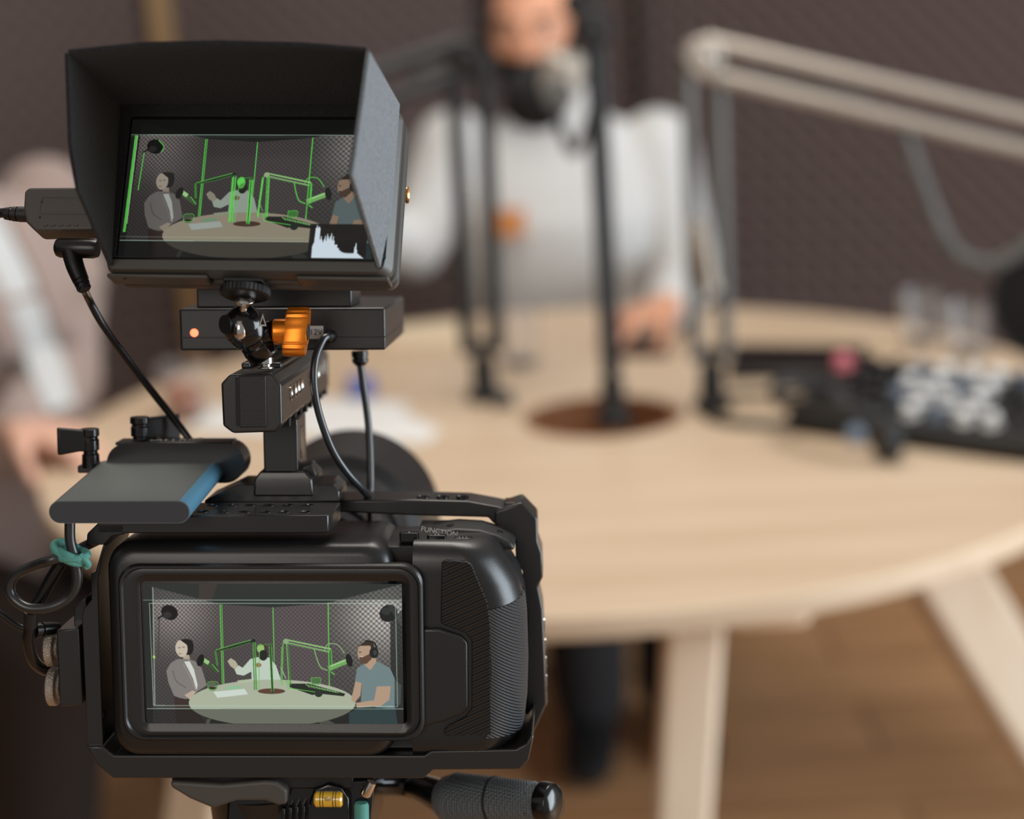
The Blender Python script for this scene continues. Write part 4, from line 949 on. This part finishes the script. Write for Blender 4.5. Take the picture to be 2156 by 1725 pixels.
# ---- top handle
th = thing('top_handle', 'black angular top handle with side holes, standing on the camera cage', 'handle', FF, F3(600, 1050, 38))
octo = [(465, 808), (483, 789), (573, 787), (592, 810), (594, 893), (580, 910), (490, 913), (469, 897)]
Y0 = 0.0; oc = q(octo, Y0); xR = max(a for a, b in oc); xL = min(a for a, b in oc); zT = max(b for a, b in oc); zB = min(b for a, b in oc)
part(th, 'grip_block', G().py(oc, Y0, 150), M['cage'], bevel=1.0, seg=3)
cov = [(503, 792), (560, 791), (562, 899), (505, 900)]
part(th, 'end_cover', G().py(q(cov, Y0), Y0 - .9, Y0 + 1), M['dark'], bevel=.4)
part(th, 'slot', G().py(q([(495, 794), (501, 794), (503, 899), (497, 896)], Y0), Y0 - .25, Y0 + .5), M['gloss'])
xm = (xR + xL) / 2
part(th, 'accessory_rail', G().pxx([(26, zT - .5), (110, zT - .5), (110, zT + 2.2), (26, zT + 2.2)], xR - 9, xR - 4), M['cage'], bevel=.8)
part(th, 'accessory_rail', G().pxx([(26, zT - .5), (110, zT - .5), (110, zT + 2.2), (26, zT + 2.2)], xL + 4, xL + 8), M['cage'], bevel=.8)
zm = (zT + zB) / 2
for yy, zz in ((26, 1.5), (38, 1.5), (47, 1.5), (57, 1.5), (86, 1.5), (97, 1.5), (108, 1.5)):
    part(th, 'side_hole', G().lathe((xR - .4, yy, zm + zz), (1, 0, 0), [(0, 3.3), (.7, 3.3), (.75, 2.9), (.5, 2.7)], 20), M['chrome'], label='bright ring of a side hole')
for yy in range(18, 140, 17): part(th, 'lower_notch', G().box(xR - 3.2, xR + .15, yy, yy + 5, zB + .4, zB + 4.2), M['recess'])
lettering(th, 'SmallRig', (xR + .1, 126, zm + 3), (0, 1, 0), (0, 0, 1), 9, M['paleink'])
# post and foot
yp = 34
pp = q([(553, 902), (553, 992), (628, 992), (628, 902)], yp); xa_, xb_ = pp[0][0], pp[2][0]
zfoot = F3(600, 1046, yp - 3)[2]; zmid = F3(600, 992, yp - 2)[2]
part(th, 'post', G().box(xa_, xb_, yp, yp + 26, zmid - 4, zB + 2), M['cage'], bevel=1.0, seg=3)
part(th, 'post_groove', G().box(xb_ - .3, xb_ + .35, yp + 8, yp + 18, zmid + 4, zB - 3), M['gloss'], bevel=.3)
part(th, 'foot', G().loft([[(a, b, z) for a, b in ((x0, y0), (x1, y0), (x1, y1), (x0, y1))] for x0, x1, y0, y1, z in ((F3(533, 1046, yp - 3)[0], F3(660, 1046, yp - 3)[0], yp - 3, yp + 30, zfoot), (F3(535, 1012, yp - 3)[0], F3(657, 1012, yp - 3)[0], yp - 3, yp + 30, F3(600, 1010, yp - 3)[2]), (F3(548, 993, yp - 2)[0], F3(642, 993, yp - 2)[0], yp - 2, yp + 28, zmid))]), M['cage'], bevel=.9)
p = F3(648, 1002, yp); part(th, 'lock_catch', G().py([(p[0] - 3, p[2] - 6), (p[0] + 1.5, p[2] - 5), (p[0] + 3.5, p[2]), (p[0] + 1, p[2] + 5), (p[0] - 3, p[2] + 4)], yp + 3, yp + 15), M['cage'], bevel=.6)

# ---- ball head with the orange lever
yq = 10.0; yv = 3.0
bh = thing('ball_head_arm', 'small black ball-head arm with an orange wing knob under the monitor', 'ball head', FF, F3(560, 778, yq))
p = F3(559, 776, yq); pt = F3(559, 752, yq)
part(bh, 'lower_stud', G().lathe(p, (0, 0, 1), [(0, 3.6), (.8, 3.6), (.9, 2.4), (2.0, 2.4), (2.1, 3.4), (pt[2] - p[2], 3.4), (pt[2] - p[2] + .2, 1.9), (9.5, 1.9)], 6 * 4), M['chrome'], bevel=.2, label='chrome stud and nut')
a1, a2 = F3(554, 742, yq), F3(514, 686, yv)
part(bh, 'arm_body', G().lathe(a1 + (a1 - a2).normalized() * 1.5, a2 - a1, [(0, 5), (1, 7), (4.5, 7.6), (7.5, 7.2), (7.6, 6.6), (10.0, 6.6), (11, 8.4), (16, 9.2), (18.5, 8)], 40), M['gloss'], bevel=.3)
part(bh, 'clamp_ball', G().ell(a2, (9.0, 9.0, 9.0), u=32, v=20), M['gloss'])
part(bh, 'side_cap', G().cyl(a2 + V3(-6.5, -5.5, 1), a2 + V3(-7.1, -6.2, 1), 4.2, 4.0, 24), M['dark'])
part(bh, 'ball', G().ell(F3(512, 692, yv) + V3(0, -6.3, 0), (3.3, 3.3, 5.0)), M['chrome'], label='chrome ball in the socket')
mup = Vector(FF.R.T @ MF.R[:, 2]); wup = mup.normalized()
tw = Vector(FF.loc(MF.wor((-2.5, 11, -42.4)))); b1 = a2 + V3(0, -3.5, 4); b2 = tw - wup * 1.0
dS = (b2 - b1).length
part(bh, 'upper_stud', G().lathe(b1, b2 - b1, [(0, 1.7), (dS - 5, 1.7), (dS - 4.5, 2.6), (dS - 3.6, 2.6), (dS - 3.4, 4.0), (dS - 1.6, 4.4), (dS - .8, 3.6), (dS, 2.6)], 28), M['chrome'], bevel=.15, label='chrome stud')
wheel = []
for t, r0 in ((-2.0, 9.0), (-1.4, 10.3), (1.5, 10.3), (2.1, 9.2)):
    a_ = wup.orthogonal().normalized(); b_ = wup.cross(a_)
    wheel.append([tw + wup * (t + .4) + (a_ * math.cos(i * math.pi / 36) + b_ * math.sin(i * math.pi / 36)) * (r0 + (.35 if i % 2 else 0)) for i in range(72)])
part(bh, 'thumb_wheel', G().loft(wheel), M['dark'], smooth=0)
# orange wing knob, axis along x
yk = 5.0; k0 = F3(576, 699, yk); k1 = F3(648, 697, yk); L = k1[0] - k0[0]
part(bh, 'knob_collar', G().cyl(k0 + V3(-5.5, 2, -1.5), k0 + V3(.4, 0, 0), 5.6, 5.4, 28), M['gloss'])
wing = part(bh, 'wing_knob', G().lathe(k0, (1, 0, 0), [(0, 5.2), (.5, 5.6), (L * .96, 5.6), (L, 5.2)], 32), M['orange'], bevel=.2, label='orange aluminium wing knob')
pr = []
for t in np.linspace(0, 2 * math.pi, 200, endpoint=False):
    r = 5.6 + 4.9 * (abs(math.cos(t))) ** 3.2 + (.4 * math.sin(t * 28) if .70 < abs(math.cos(t)) < .985 else 0)
    pr.append((r * math.sin(t), r * math.cos(t)))
aa = math.radians(-14); pr = [(a * math.cos(aa) - b * math.sin(aa), a * math.sin(aa) + b * math.cos(aa)) for a, b in pr]
rg = [[(k0.x + x + (.10 * b if x > L * .6 else .10 * b), k0.y + a * s, k0.z + b * s) for a, b in pr] for x, s in ((L * .34, .93), (L * .39, 1), (L * .93, 1), (L, .95))]
part(bh, 'wing', G().loft(rg), M['orange'], sub=wing, smooth=40)
part(bh, 'end_cap', G().lathe(k0 + V3(L - .2, 0, 0), (1, 0, 0), [(0, 3.6), (.5, 3.6), (.7, 3.2)], 28), M['dark'], sub=wing, label='dark round cap')
tri = [F3(a, b, yv - 9.2) for a, b in ((553, 661), (561, 687), (545, 687))]
def triring(P, w):
    c = sum(P, V3(0, 0, 0)) / 3; In = [c + (p_ - c) * w for p_ in P]
    return G().prism([tuple(p_) for p_ in P], (0, .2, 0), [[tuple(p_) for p_ in In[::-1]]])
part(bh, 'triangle_mark', triring(tri, .62), M['paleink'], smooth=0, label='pale outlined triangle')

# ---- black power box behind the ball head
yx = 42
bxp = q([(377, 650), (806, 650), (812, 739), (377, 739)], yx); x0, x1 = bxp[0][0], bxp[2][0]; z1_, z0_ = bxp[0][1], bxp[3][1]
pw = thing('power_box', 'black rectangular battery adapter box with a red lamp and a 12V sticker', 'battery box', FF, (0, yx + 45, z0_))
sp = (z1_ - z0_) * .31
part(pw, 'case', G().box(x0, x1, yx, yx + 92, z0_, z1_), M['body'], bevel=1.1, seg=3)
part(pw, 'seam', G().box(x0 - .02, x1 + .02, yx - .05, yx + 92, z0_ + sp - .2, z0_ + sp + .2), M['recess'])
u = q([(413, 606), (738, 606), (741, 648), (415, 648)], yx + 6)
part(pw, 'upper_plate', G().box(u[0][0], u[2][0], yx + 6, yx + 40, z1_ - .2, u[0][1]), M['body'], bevel=.8)
p = F3(409, 701, yx); part(pw, 'status_lamp', G().lathe(p + V3(0, .2, 0), (0, -1, 0), [(0, 1.9), (.6, 1.8), (1.1, 1.1), (1.25, .3)], 20), M['led'], label='lit red status lamp')
p = F3(471, 685, yx); part(pw, 'pilot_lamp', G().cyl(p, p + V3(0, -.2, 0), .45, seg=10), M['led'], label='tiny red lamp')
p = F3(664, 700, yx); sw = 3.6
stk = part(pw, 'voltage_sticker', G().box(p[0] - sw, p[0] + sw, yx - .16, yx + .1, p[2] - 2.9, p[2] + 2.9), M['white'], smooth=0, label='white sticker reading 12V')
lettering(pw, '12V', (p[0] + .3, yx - .16, p[2]), (1, 0, 0), (0, 0, 1), 3.7, M['ink'], sub=stk, depth=.06)

# ---- the two cables of the box
def rigcable(name, label, pts, r, mt, cat='cable', plugs=()):
    T = thing(name, label, cat, FF, pts[0]); part(T, 'cord', G().tube(pts, r, 14), mt)
    return T
t = rigcable('power_cable', 'dark cable curving from the 12V sticker down in front of the post', [F3(694, 709, 42), F3(690, 709, 38), F3(680, 716, 35), F3(665, 752, 32), F3(661, 805, 30), F3(671, 868, 30), F3(697, 942, 32), F3(728, 992, 36), F3(766, 1034, 46), F3(780, 1052, 60)], 1.75, M['cableg'])
part(t, 'strain_relief', G().lathe(F3(697, 708, 42.5), (-.25, -1, .05), [(0, 2.9), (2.5, 2.8), (4.5, 2.1)], 20), M['cable'])
t = rigcable('power_cable', 'straight dark cable hanging from the underside of the power box', [F3(758, 765, 84), F3(763, 800, 84), F3(776, 900, 82), F3(780, 1000, 78), F3(778, 1060, 72), F3(779, 1112, 40)], 1.75, M['cableg'])
a, b = F3(757, 739, 84), F3(759, 770, 84)
part(t, 'plug', G().lathe(a, b - a, [(0, 3.9), (2.8, 3.9), (2.9, 3.3), (3.6, 3.3), (3.7, 3.9), (5.2, 3.8), (7, 2.3)], 20), M['cable'])

# ---- field monitor (its own tilted axes, mm)
def M3(px, py, y): return Vector(MF.ony(px, py, y))
fm = thing('field_monitor', 'grey field monitor with a lit screen, tilted back above the camera', 'monitor', MF, (0, 10, -38))
o1 = rr(-61, -37.5, 61, 37.5, 5, 5); o1i = rr(-60, -36, 58.2, 36.4, 4, 5)
part(fm, 'housing', G().loft([ring_y(o1i, 0), ring_y(o1, 4.0), ring_y(o1, 7), ring_y(inset(o1, .9), 7.6), ring_y(inset(o1, .9), 11), ring_y(o1, 11.6), ring_y(o1, 14), ring_y(inset(o1, 1.1), 14.8), ring_y(inset(o1, 1.1), 17), ring_y(o1, 18), ring_y(o1, 21), ring_y(inset(o1, 3), 26), ring_y(inset(o1, 6), 28)]), M['monitor'], smooth=25)
part(fm, 'screen_glass', G().loft([ring_y(rr(-58.5, -31.9, 58.5, 35, 2.0, 5), y) for y in (-.15, .6)]), M['gloss'], smooth=30)
screen(fm, MF, -55.35, 55.35, -31.1, 31.1, -.28, picture(True), screen_mat('monitor_screen', .9), label='lit monitor screen with bright green edge lines and a histogram')
for pa_, pb_, pc_, pd_ in ((-60, -17, -20, -60), (21, 60, 60, 24)):
    g = G().prism([(pa_, 1.8, -37.2), (pb_, 1.8, -37.2), (pb_, 12, -37.2), (pa_, 12, -37.2)], (0, 0, -1.9)); part(fm, 'bottom_rib', g, M['monitor'], bevel=.8)
p = MF.onx(858, 411, 61.0); part(fm, 'brass_socket', G().lathe((60.4, p[1], p[2]), (1, 0, 0), [(0, 3.6), (.9, 3.6), (1.0, 2.8), (.5, 2.2)], 24), M['brass'], label='brass threaded socket')
pq = [Vector(MF.onz(a, b, -37.6)) for a, b in ((683, 589), (760, 590), (763, 604), (688, 602))]
part(fm, 'label_sticker', G().prism([(v.x, min(max(v.y, 12.5), 19), -36.4) for v in pq], (0, 0, -1.4)), M['silverlab'], smooth=0, label='silver sticker on the underside')
p = MF.ony(262, 563, 1.5); part(fm, 'pin_hole', G().cyl((p[0], 4, -39.3), (p[0], 3.9, -39.05), .8, seg=12), M['recess'])
part(fm, 'mount_plate', G().box(-11, 6, 5, 17, -39.2, -37.2), M['dark'], bevel=.5)
# sun hood
hd2 = thing('sun_hood', 'black felt sun hood folded round three sides of the monitor', 'sun hood', MF, (0, -2, 37))
def sheet(pts, th_):
    a, b, c = map(Vector, pts[:3]); n = (b - a).cross(c - a).normalized() * th_
    return G().prism([tuple(v) for v in pts], tuple(n))
YF = -57
tl, tr_ = M3(143, 112, YF), M3(771, 108, YF); md_ = M3(462, 92, YF); ml = M3(300, 96, YF); mr_ = M3(640, 97, YF)
zb_ = 37.9
tops = [tl, ml, md_, mr_, tr_]; bots = [V3(-61.5, 7, zb_), V3(-30, 7, zb_ + .1), V3(0, 7, zb_ + .1), V3(30, 5, zb_ + .1), V3(58.6, -1, zb_)]
th2 = V3(0, 0, 1.6)
rings = [[b, t_, t_ + th2, b + th2] for b, t_ in zip(bots, tops)]
part(hd2, 'top_panel', G().loft(rings), M['felt'], smooth=40)
lf = [tl, M3(150, 300, YF + 3), M3(166, 400, YF + 10), V3(-57.2, -1.2, -35), V3(-61.3, 6, -30), V3(-61.3, 7, zb_)]
part(hd2, 'side_panel', G().prism([tuple(v) for v in lf], (-1.4, 0, 0)), M['felt'])
rt = [tr_, M3(752, 250, YF + 1), M3(735, 368, YF + 4), V3(55.5, -1.2, -34.6), V3(58.6, -1.0, -10), V3(58.8, -1.0, zb_)]
part(hd2, 'side_panel', G().prism([tuple(v) for v in rt], (1.4, 0, 0)), M['feltout'], label='black felt side coloured lighter for the daylight on it')
part(hd2, 'lining', G().prism([tuple(v + V3(-.5, 0, 0)) for v in rt], (.4, 0, 0)), M['felt'])
fo_, fi_ = rr(-61.2, -31.0, 58.6, 38.4, 3, 5), rr(-56.2, -30.9, 56.2, 32.4, 1.5, 5)
fo_ = [(a, max(b, -31.2)) for a, b in fo_]
part(hd2, 'mount_frame', G().py(fo_, -1.1, -.4, [fi_]), M['felt'])

# ---- plugs on the left of the monitor
hdm = thing('video_cable', 'black video plug and cable running off the left edge from the monitor', 'cable', MF, M3(130, 450, 11))
YH_ = 11
pg = [M3(a, b, YH_) for a, b in ((62, 412), (72, 405), (206, 404), (206, 494), (84, 496), (66, 478), (60, 450))]
plug_ = part(hdm, 'plug', G().py([(v.x, v.z) for v in pg], YH_ - 6, YH_ + 6), M['greyplastic'], bevel=1.6, seg=4, label='warm grey moulded plug')
a, b = M3(62, 452, YH_), M3(14, 450, YH_)
part(hdm, 'strain_relief', G().lathe(a, b - a, [(-1, 3.4), (4.5, 3.4), (4.6, 2.8), (5.2, 2.8), (5.3, 3.3), (7.4, 3.2), (7.5, 2.6), (8.2, 2.6), (8.3, 3.0), (11, 2.6)], 20), M['dark'])
part(hdm, 'cord', G().tube([M3(30, 450, YH_), M3(0, 449, YH_), M3(-120, 470, YH_ + 10), M3(-260, 640, YH_ + 30), M3(-330, 950, YH_ + 60)], 2.1, 14), M['cable'])
for a, b in ((88, 425), (84, 458)): v = M3(a, b, YH_ - 6.05); part(hdm, 'plug_dot', G().cyl(v, v + V3(0, -.1, 0), .5, seg=10), M['recess'], sub=plug_)
for k in range(5): v = M3(96 + k * 16, 474, YH_ - 6); part(hdm, 'grip_ridge', G().box(v.x - .9, v.x + .9, v.y - .35, v.y + .3, v.z - .5, v.z + .5), M['greyplastic'], sub=plug_, bevel=.2)
v = M3(135, 432, YH_ - 6.1); fo = rr(v.x - 11, v.z - 4, v.x + 11, v.z + 4, 1, 3); part(hdm, 'embossed_panel', G().py(fo, v.y - .1, v.y + .4, [inset(fo, .6)[::-1]]), M['greyplastic'], sub=plug_)
dcp = thing('power_cable', 'black cable with a right-angled plug from the monitor down to the drive clamp', 'cable', MF, M3(160, 525, 8))
a, b = M3(122, 522, 8), M3(206, 524, 8)
part(dcp, 'plug', G().lathe(a, b - a, [(-1.2, 2.2), (-.4, 3.6), (1, 4.2), ((b - a).length - 2, 4.2), ((b - a).length, 3.6)], 24).tube([M3(150, 530, 8), M3(158, 560, 8), M3(170, 590, 8)], [4.1, 3.9, 3.5], 18), M['cable'], smooth=50)
a, b = M3(160, 565, 8), M3(179, 613, 8); prof = []
for k in range(5): prof += [(k * 2.2, 3.7 - k * .15), (k * 2.2 + 1.3, 3.7 - k * .15), (k * 2.2 + 1.4, 3.0 - k * .12), (k * 2.2 + 2.0, 3.0 - k * .12)]
part(dcp, 'strain_relief', G().lathe(a, b - a, prof, 20), M['cable'], smooth=20)
dl = lambda px, py, yf: Vector(MF.loc(FF.wor(FF.ony(px, py, yf))))
part(dcp, 'cord', G().tube([M3(174, 600, 8), dl(184, 624, 36), dl(215, 682, 44), dl(265, 752, 54), dl(318, 822, 62), dl(368, 885, 68), dl(398, 925, 68), dl(412, 950, 66)], 1.75, 14), M['cable'])

# ---- loop of cable below the drive
lp = rigcable('data_cable', 'black cable looped below the portable drive and tied at the left of the cage', [F3(147, 1098, -16), F3(148, 1140, -16), F3(158, 1180, -15), F3(162, 1225, -14), F3(146, 1258, -13), F3(110, 1278, -13), F3(62, 1281, -12), F3(30, 1262, -11), F3(20, 1236, -11), F3(34, 1210, -12), F3(70, 1192, -14), F3(112, 1178, -18), F3(150, 1168, -12), F3(176, 1152, 0), F3(205, 1138, 20)], 2.25, M['cableg'])
part(lp, 'cord_tail', G().tube([F3(128, 1186, -10), F3(104, 1225, -9), F3(84, 1262, -8), F3(68, 1290, -8), F3(63, 1325, -6), F3(60, 1352, -4), F3(70, 1390, 0), F3(92, 1410, 6), F3(126, 1414, 14)], 2.6, 14), M['cable'])
part(lp, 'sleeve', G().cyl(F3(66, 1288, -8), F3(64, 1318, -6), 3.1, 3.1, 18), M['dark'])
part(lp, 'side_plug', G().lathe(F3(74, 1328, -2), F3(130, 1322, 6) - F3(74, 1328, -2), [(0, 2.0), (.1, 3.2), (2.5, 3.2), (2.6, 2.5), (3.4, 2.5), (3.5, 3.2), (7, 3.0), (11, 2.4)], 18), M['cable'])
part(lp, 'cord_side', G().tube([F3(-30, 1270, -4), F3(0, 1292, -4), F3(40, 1320, -3), F3(76, 1328, -2)], 1.6, 12), M['cable'])
tie = thing('cable_tie', 'teal rubber band wound round the cable loop', 'cable tie', FF, F3(146, 1170, -14))
for k, (a, b, rx, tl_, yy) in enumerate(((146, 1164, 6.4, .52, -14), (150, 1168, 6.0, .30, -14.4), (150, 1172, 5.6, .75, -14.2))):
    c = F3(a, b, yy); pts = []
    for i in range(25):
        t = i * 2 * math.pi / 24; x, y_, z = rx * math.cos(t) * 1.12, 3.9 * math.sin(t), 2.0 * math.sin(t + k)
        pts.append(c + V3(x * math.cos(tl_) + z * math.sin(tl_) * .6, y_, -x * math.sin(tl_) + z))
    part(tie, 'band', G().tube(pts, 1.75, 10, smooth=False), M['teal'])
part(tie, 'loose_end', G().tube([F3(168, 1170, -17), F3(180, 1180, -17), F3(186, 1190, -16), F3(180, 1197, -16)], [1.5, 1.5, 1.4, 1.0], 10), M['teal'])

# ---- tripod with a fluid head below the camera
tp_ = thing('tripod', 'black tripod head with a yellow spirit level under the camera cage', 'tripod', FF, FF.loc((FF.wor((0, 30, -100))[0], FF.wor((0, 30, -100))[1], 0)))
zc_ = F3(600, 1640, -4)[2]
part(tp_, 'quick_release_plate', G().box(-48, 32, 2, 60, zc_ - 7, zc_ - .1), M['dark'], bevel=1)
part(tp_, 'lever', G().py(q([(360, 1643), (470, 1650), (560, 1642), (585, 1645), (606, 1662), (606, 1690), (588, 1694), (560, 1684), (500, 1684), (450, 1700), (402, 1680), (362, 1656)], -2), -4, 12), M['greyplastic'], bevel=2.0, seg=4, label='warm grey release lever')
part(tp_, 'head_block', G().py(q([(478, 1690), (500, 1672), (640, 1650), (786, 1640), (788, 1668), (776, 1800), (470, 1800)], 4), 4, 66), M['gloss'], bevel=1.4, seg=3)
part(tp_, 'level_housing', G().py(q([(648, 1740), (650, 1690), (660, 1664), (690, 1652), (718, 1660), (734, 1684), (736, 1740)], -2), -1, 16), M['gloss'], bevel=1.2, seg=3)
p = F3(691, 1686, -3)
vl = part(tp_, 'spirit_level', G().lathe(p + V3(-6.2, 1.5, 0), (1, 0, 0), [(0, 2.6), (.8, 3.4), (11.6, 3.4), (12.4, 2.6)], 28), M['vial'], label='yellow spirit vial')
for dx in (-3.4, -2.2, 2.2, 3.4): part(tp_, 'level_line', G().cyl(p + V3(dx - .14, 1.5, 0), p + V3(dx + .14, 1.5, 0), 3.46, seg=28), M['ink'], sub=vl)
part(tp_, 'bubble', G().ell(p + V3(.2, -1.6, 1.2), (1.7, .6, 1.0)), M['glass'], sub=vl)
p = F3(761, 1706, 2); part(tp_, 'teal_knob', G().lathe(p + V3(0, 0, -14), (0, 0, 1), [(0, 3.3), (16, 3.3), (17.4, 2.7)], 24), M['teal'], label='teal end of a knob')
p = F3(780, 1650, 4); part(tp_, 'steel_pin', G().lathe(F3(768, 1676, 0), F3(786, 1640, 0) - F3(768, 1676, 0), [(0, 2), (1, 2.6), (7, 2.2)], 18), M['chrome'], label='steel pin')
for k in range(5): 
    v = F3(596 + k * 14, 1712 - k * 2, -1); part(tp_, 'lock_ridge', G().box(v.x - .8, v.x + .8, v.y, v.y + 8, v.z - 6, v.z + 2), M['gloss'], bevel=.4)
# pan handle
h0, h1, h2 = F3(856, 1652, 66), F3(940, 1682, 42), F3(1164, 1692, 14)
ax = (h2 - h1).normalized(); LH = (h2 - h1).length
grip_ = part(tp_, 'pan_handle', G().lathe(h1 - ax * 4, ax, [(0, 7), (4, 10.6), (10, 12.2), (LH - 6, 9.4), (LH - 5.8, 8.8), (LH + 2, 8.0), (LH + 4, 5.5)], 40), M['dots'], smooth=30, label='dimpled rubber pan handle')
part(tp_, 'grip_seam', G().lathe(h1 + ax * (LH * .46), ax, [(0, 11.0), (.3, 11.25), (1, 11.2), (1.3, 10.9)], 40), M['dark'], sub=grip_)
part(tp_, 'end_cap', G().lathe(h1 + ax * (LH - 6), ax, [(0, 9.0), (.6, 9.6), (3, 9.5), (6.5, 8.8), (8, 7), (8.6, 4)], 40), M['gloss'], sub=grip_, bevel=.3)
part(tp_, 'handle_rod', G().tube([(24, 50, zc_ - 22), h0, h1], [6, 6, 8.5], 18), M['gloss'], smooth=40)
wb = Vector(FF.wor((-8, 34, zc_ - 40)))
def ll(v): return Vector(FF.loc(v))
part(tp_, 'column', G().cyl(ll(wb + Vector((0, 0, .03))), ll(wb - Vector((0, 0, .30))), 28, 22, 32), M['cage'])
for k in range(3):
    a_ = math.radians(90 + 120 * k); d_ = Vector((math.cos(a_), math.sin(a_), 0)); top_ = wb + d_ * .03 - Vector((0, 0, .09)); ft = Vector((wb.x, wb.y, .012)) + d_ * .40
    lg = part(tp_, 'leg', G().cyl(ll(top_), ll(top_.lerp(ft, .55)), 15, 15, 20).cyl(ll(top_.lerp(ft, .5)), ll(ft), 11, 11, 20), M['cage'])
    part(tp_, 'rubber_foot', G().cyl(ll(ft + Vector((0, 0, .03))), ll(Vector((ft.x, ft.y, 0))), 13, 15, 20), M['dark'], sub=lg)
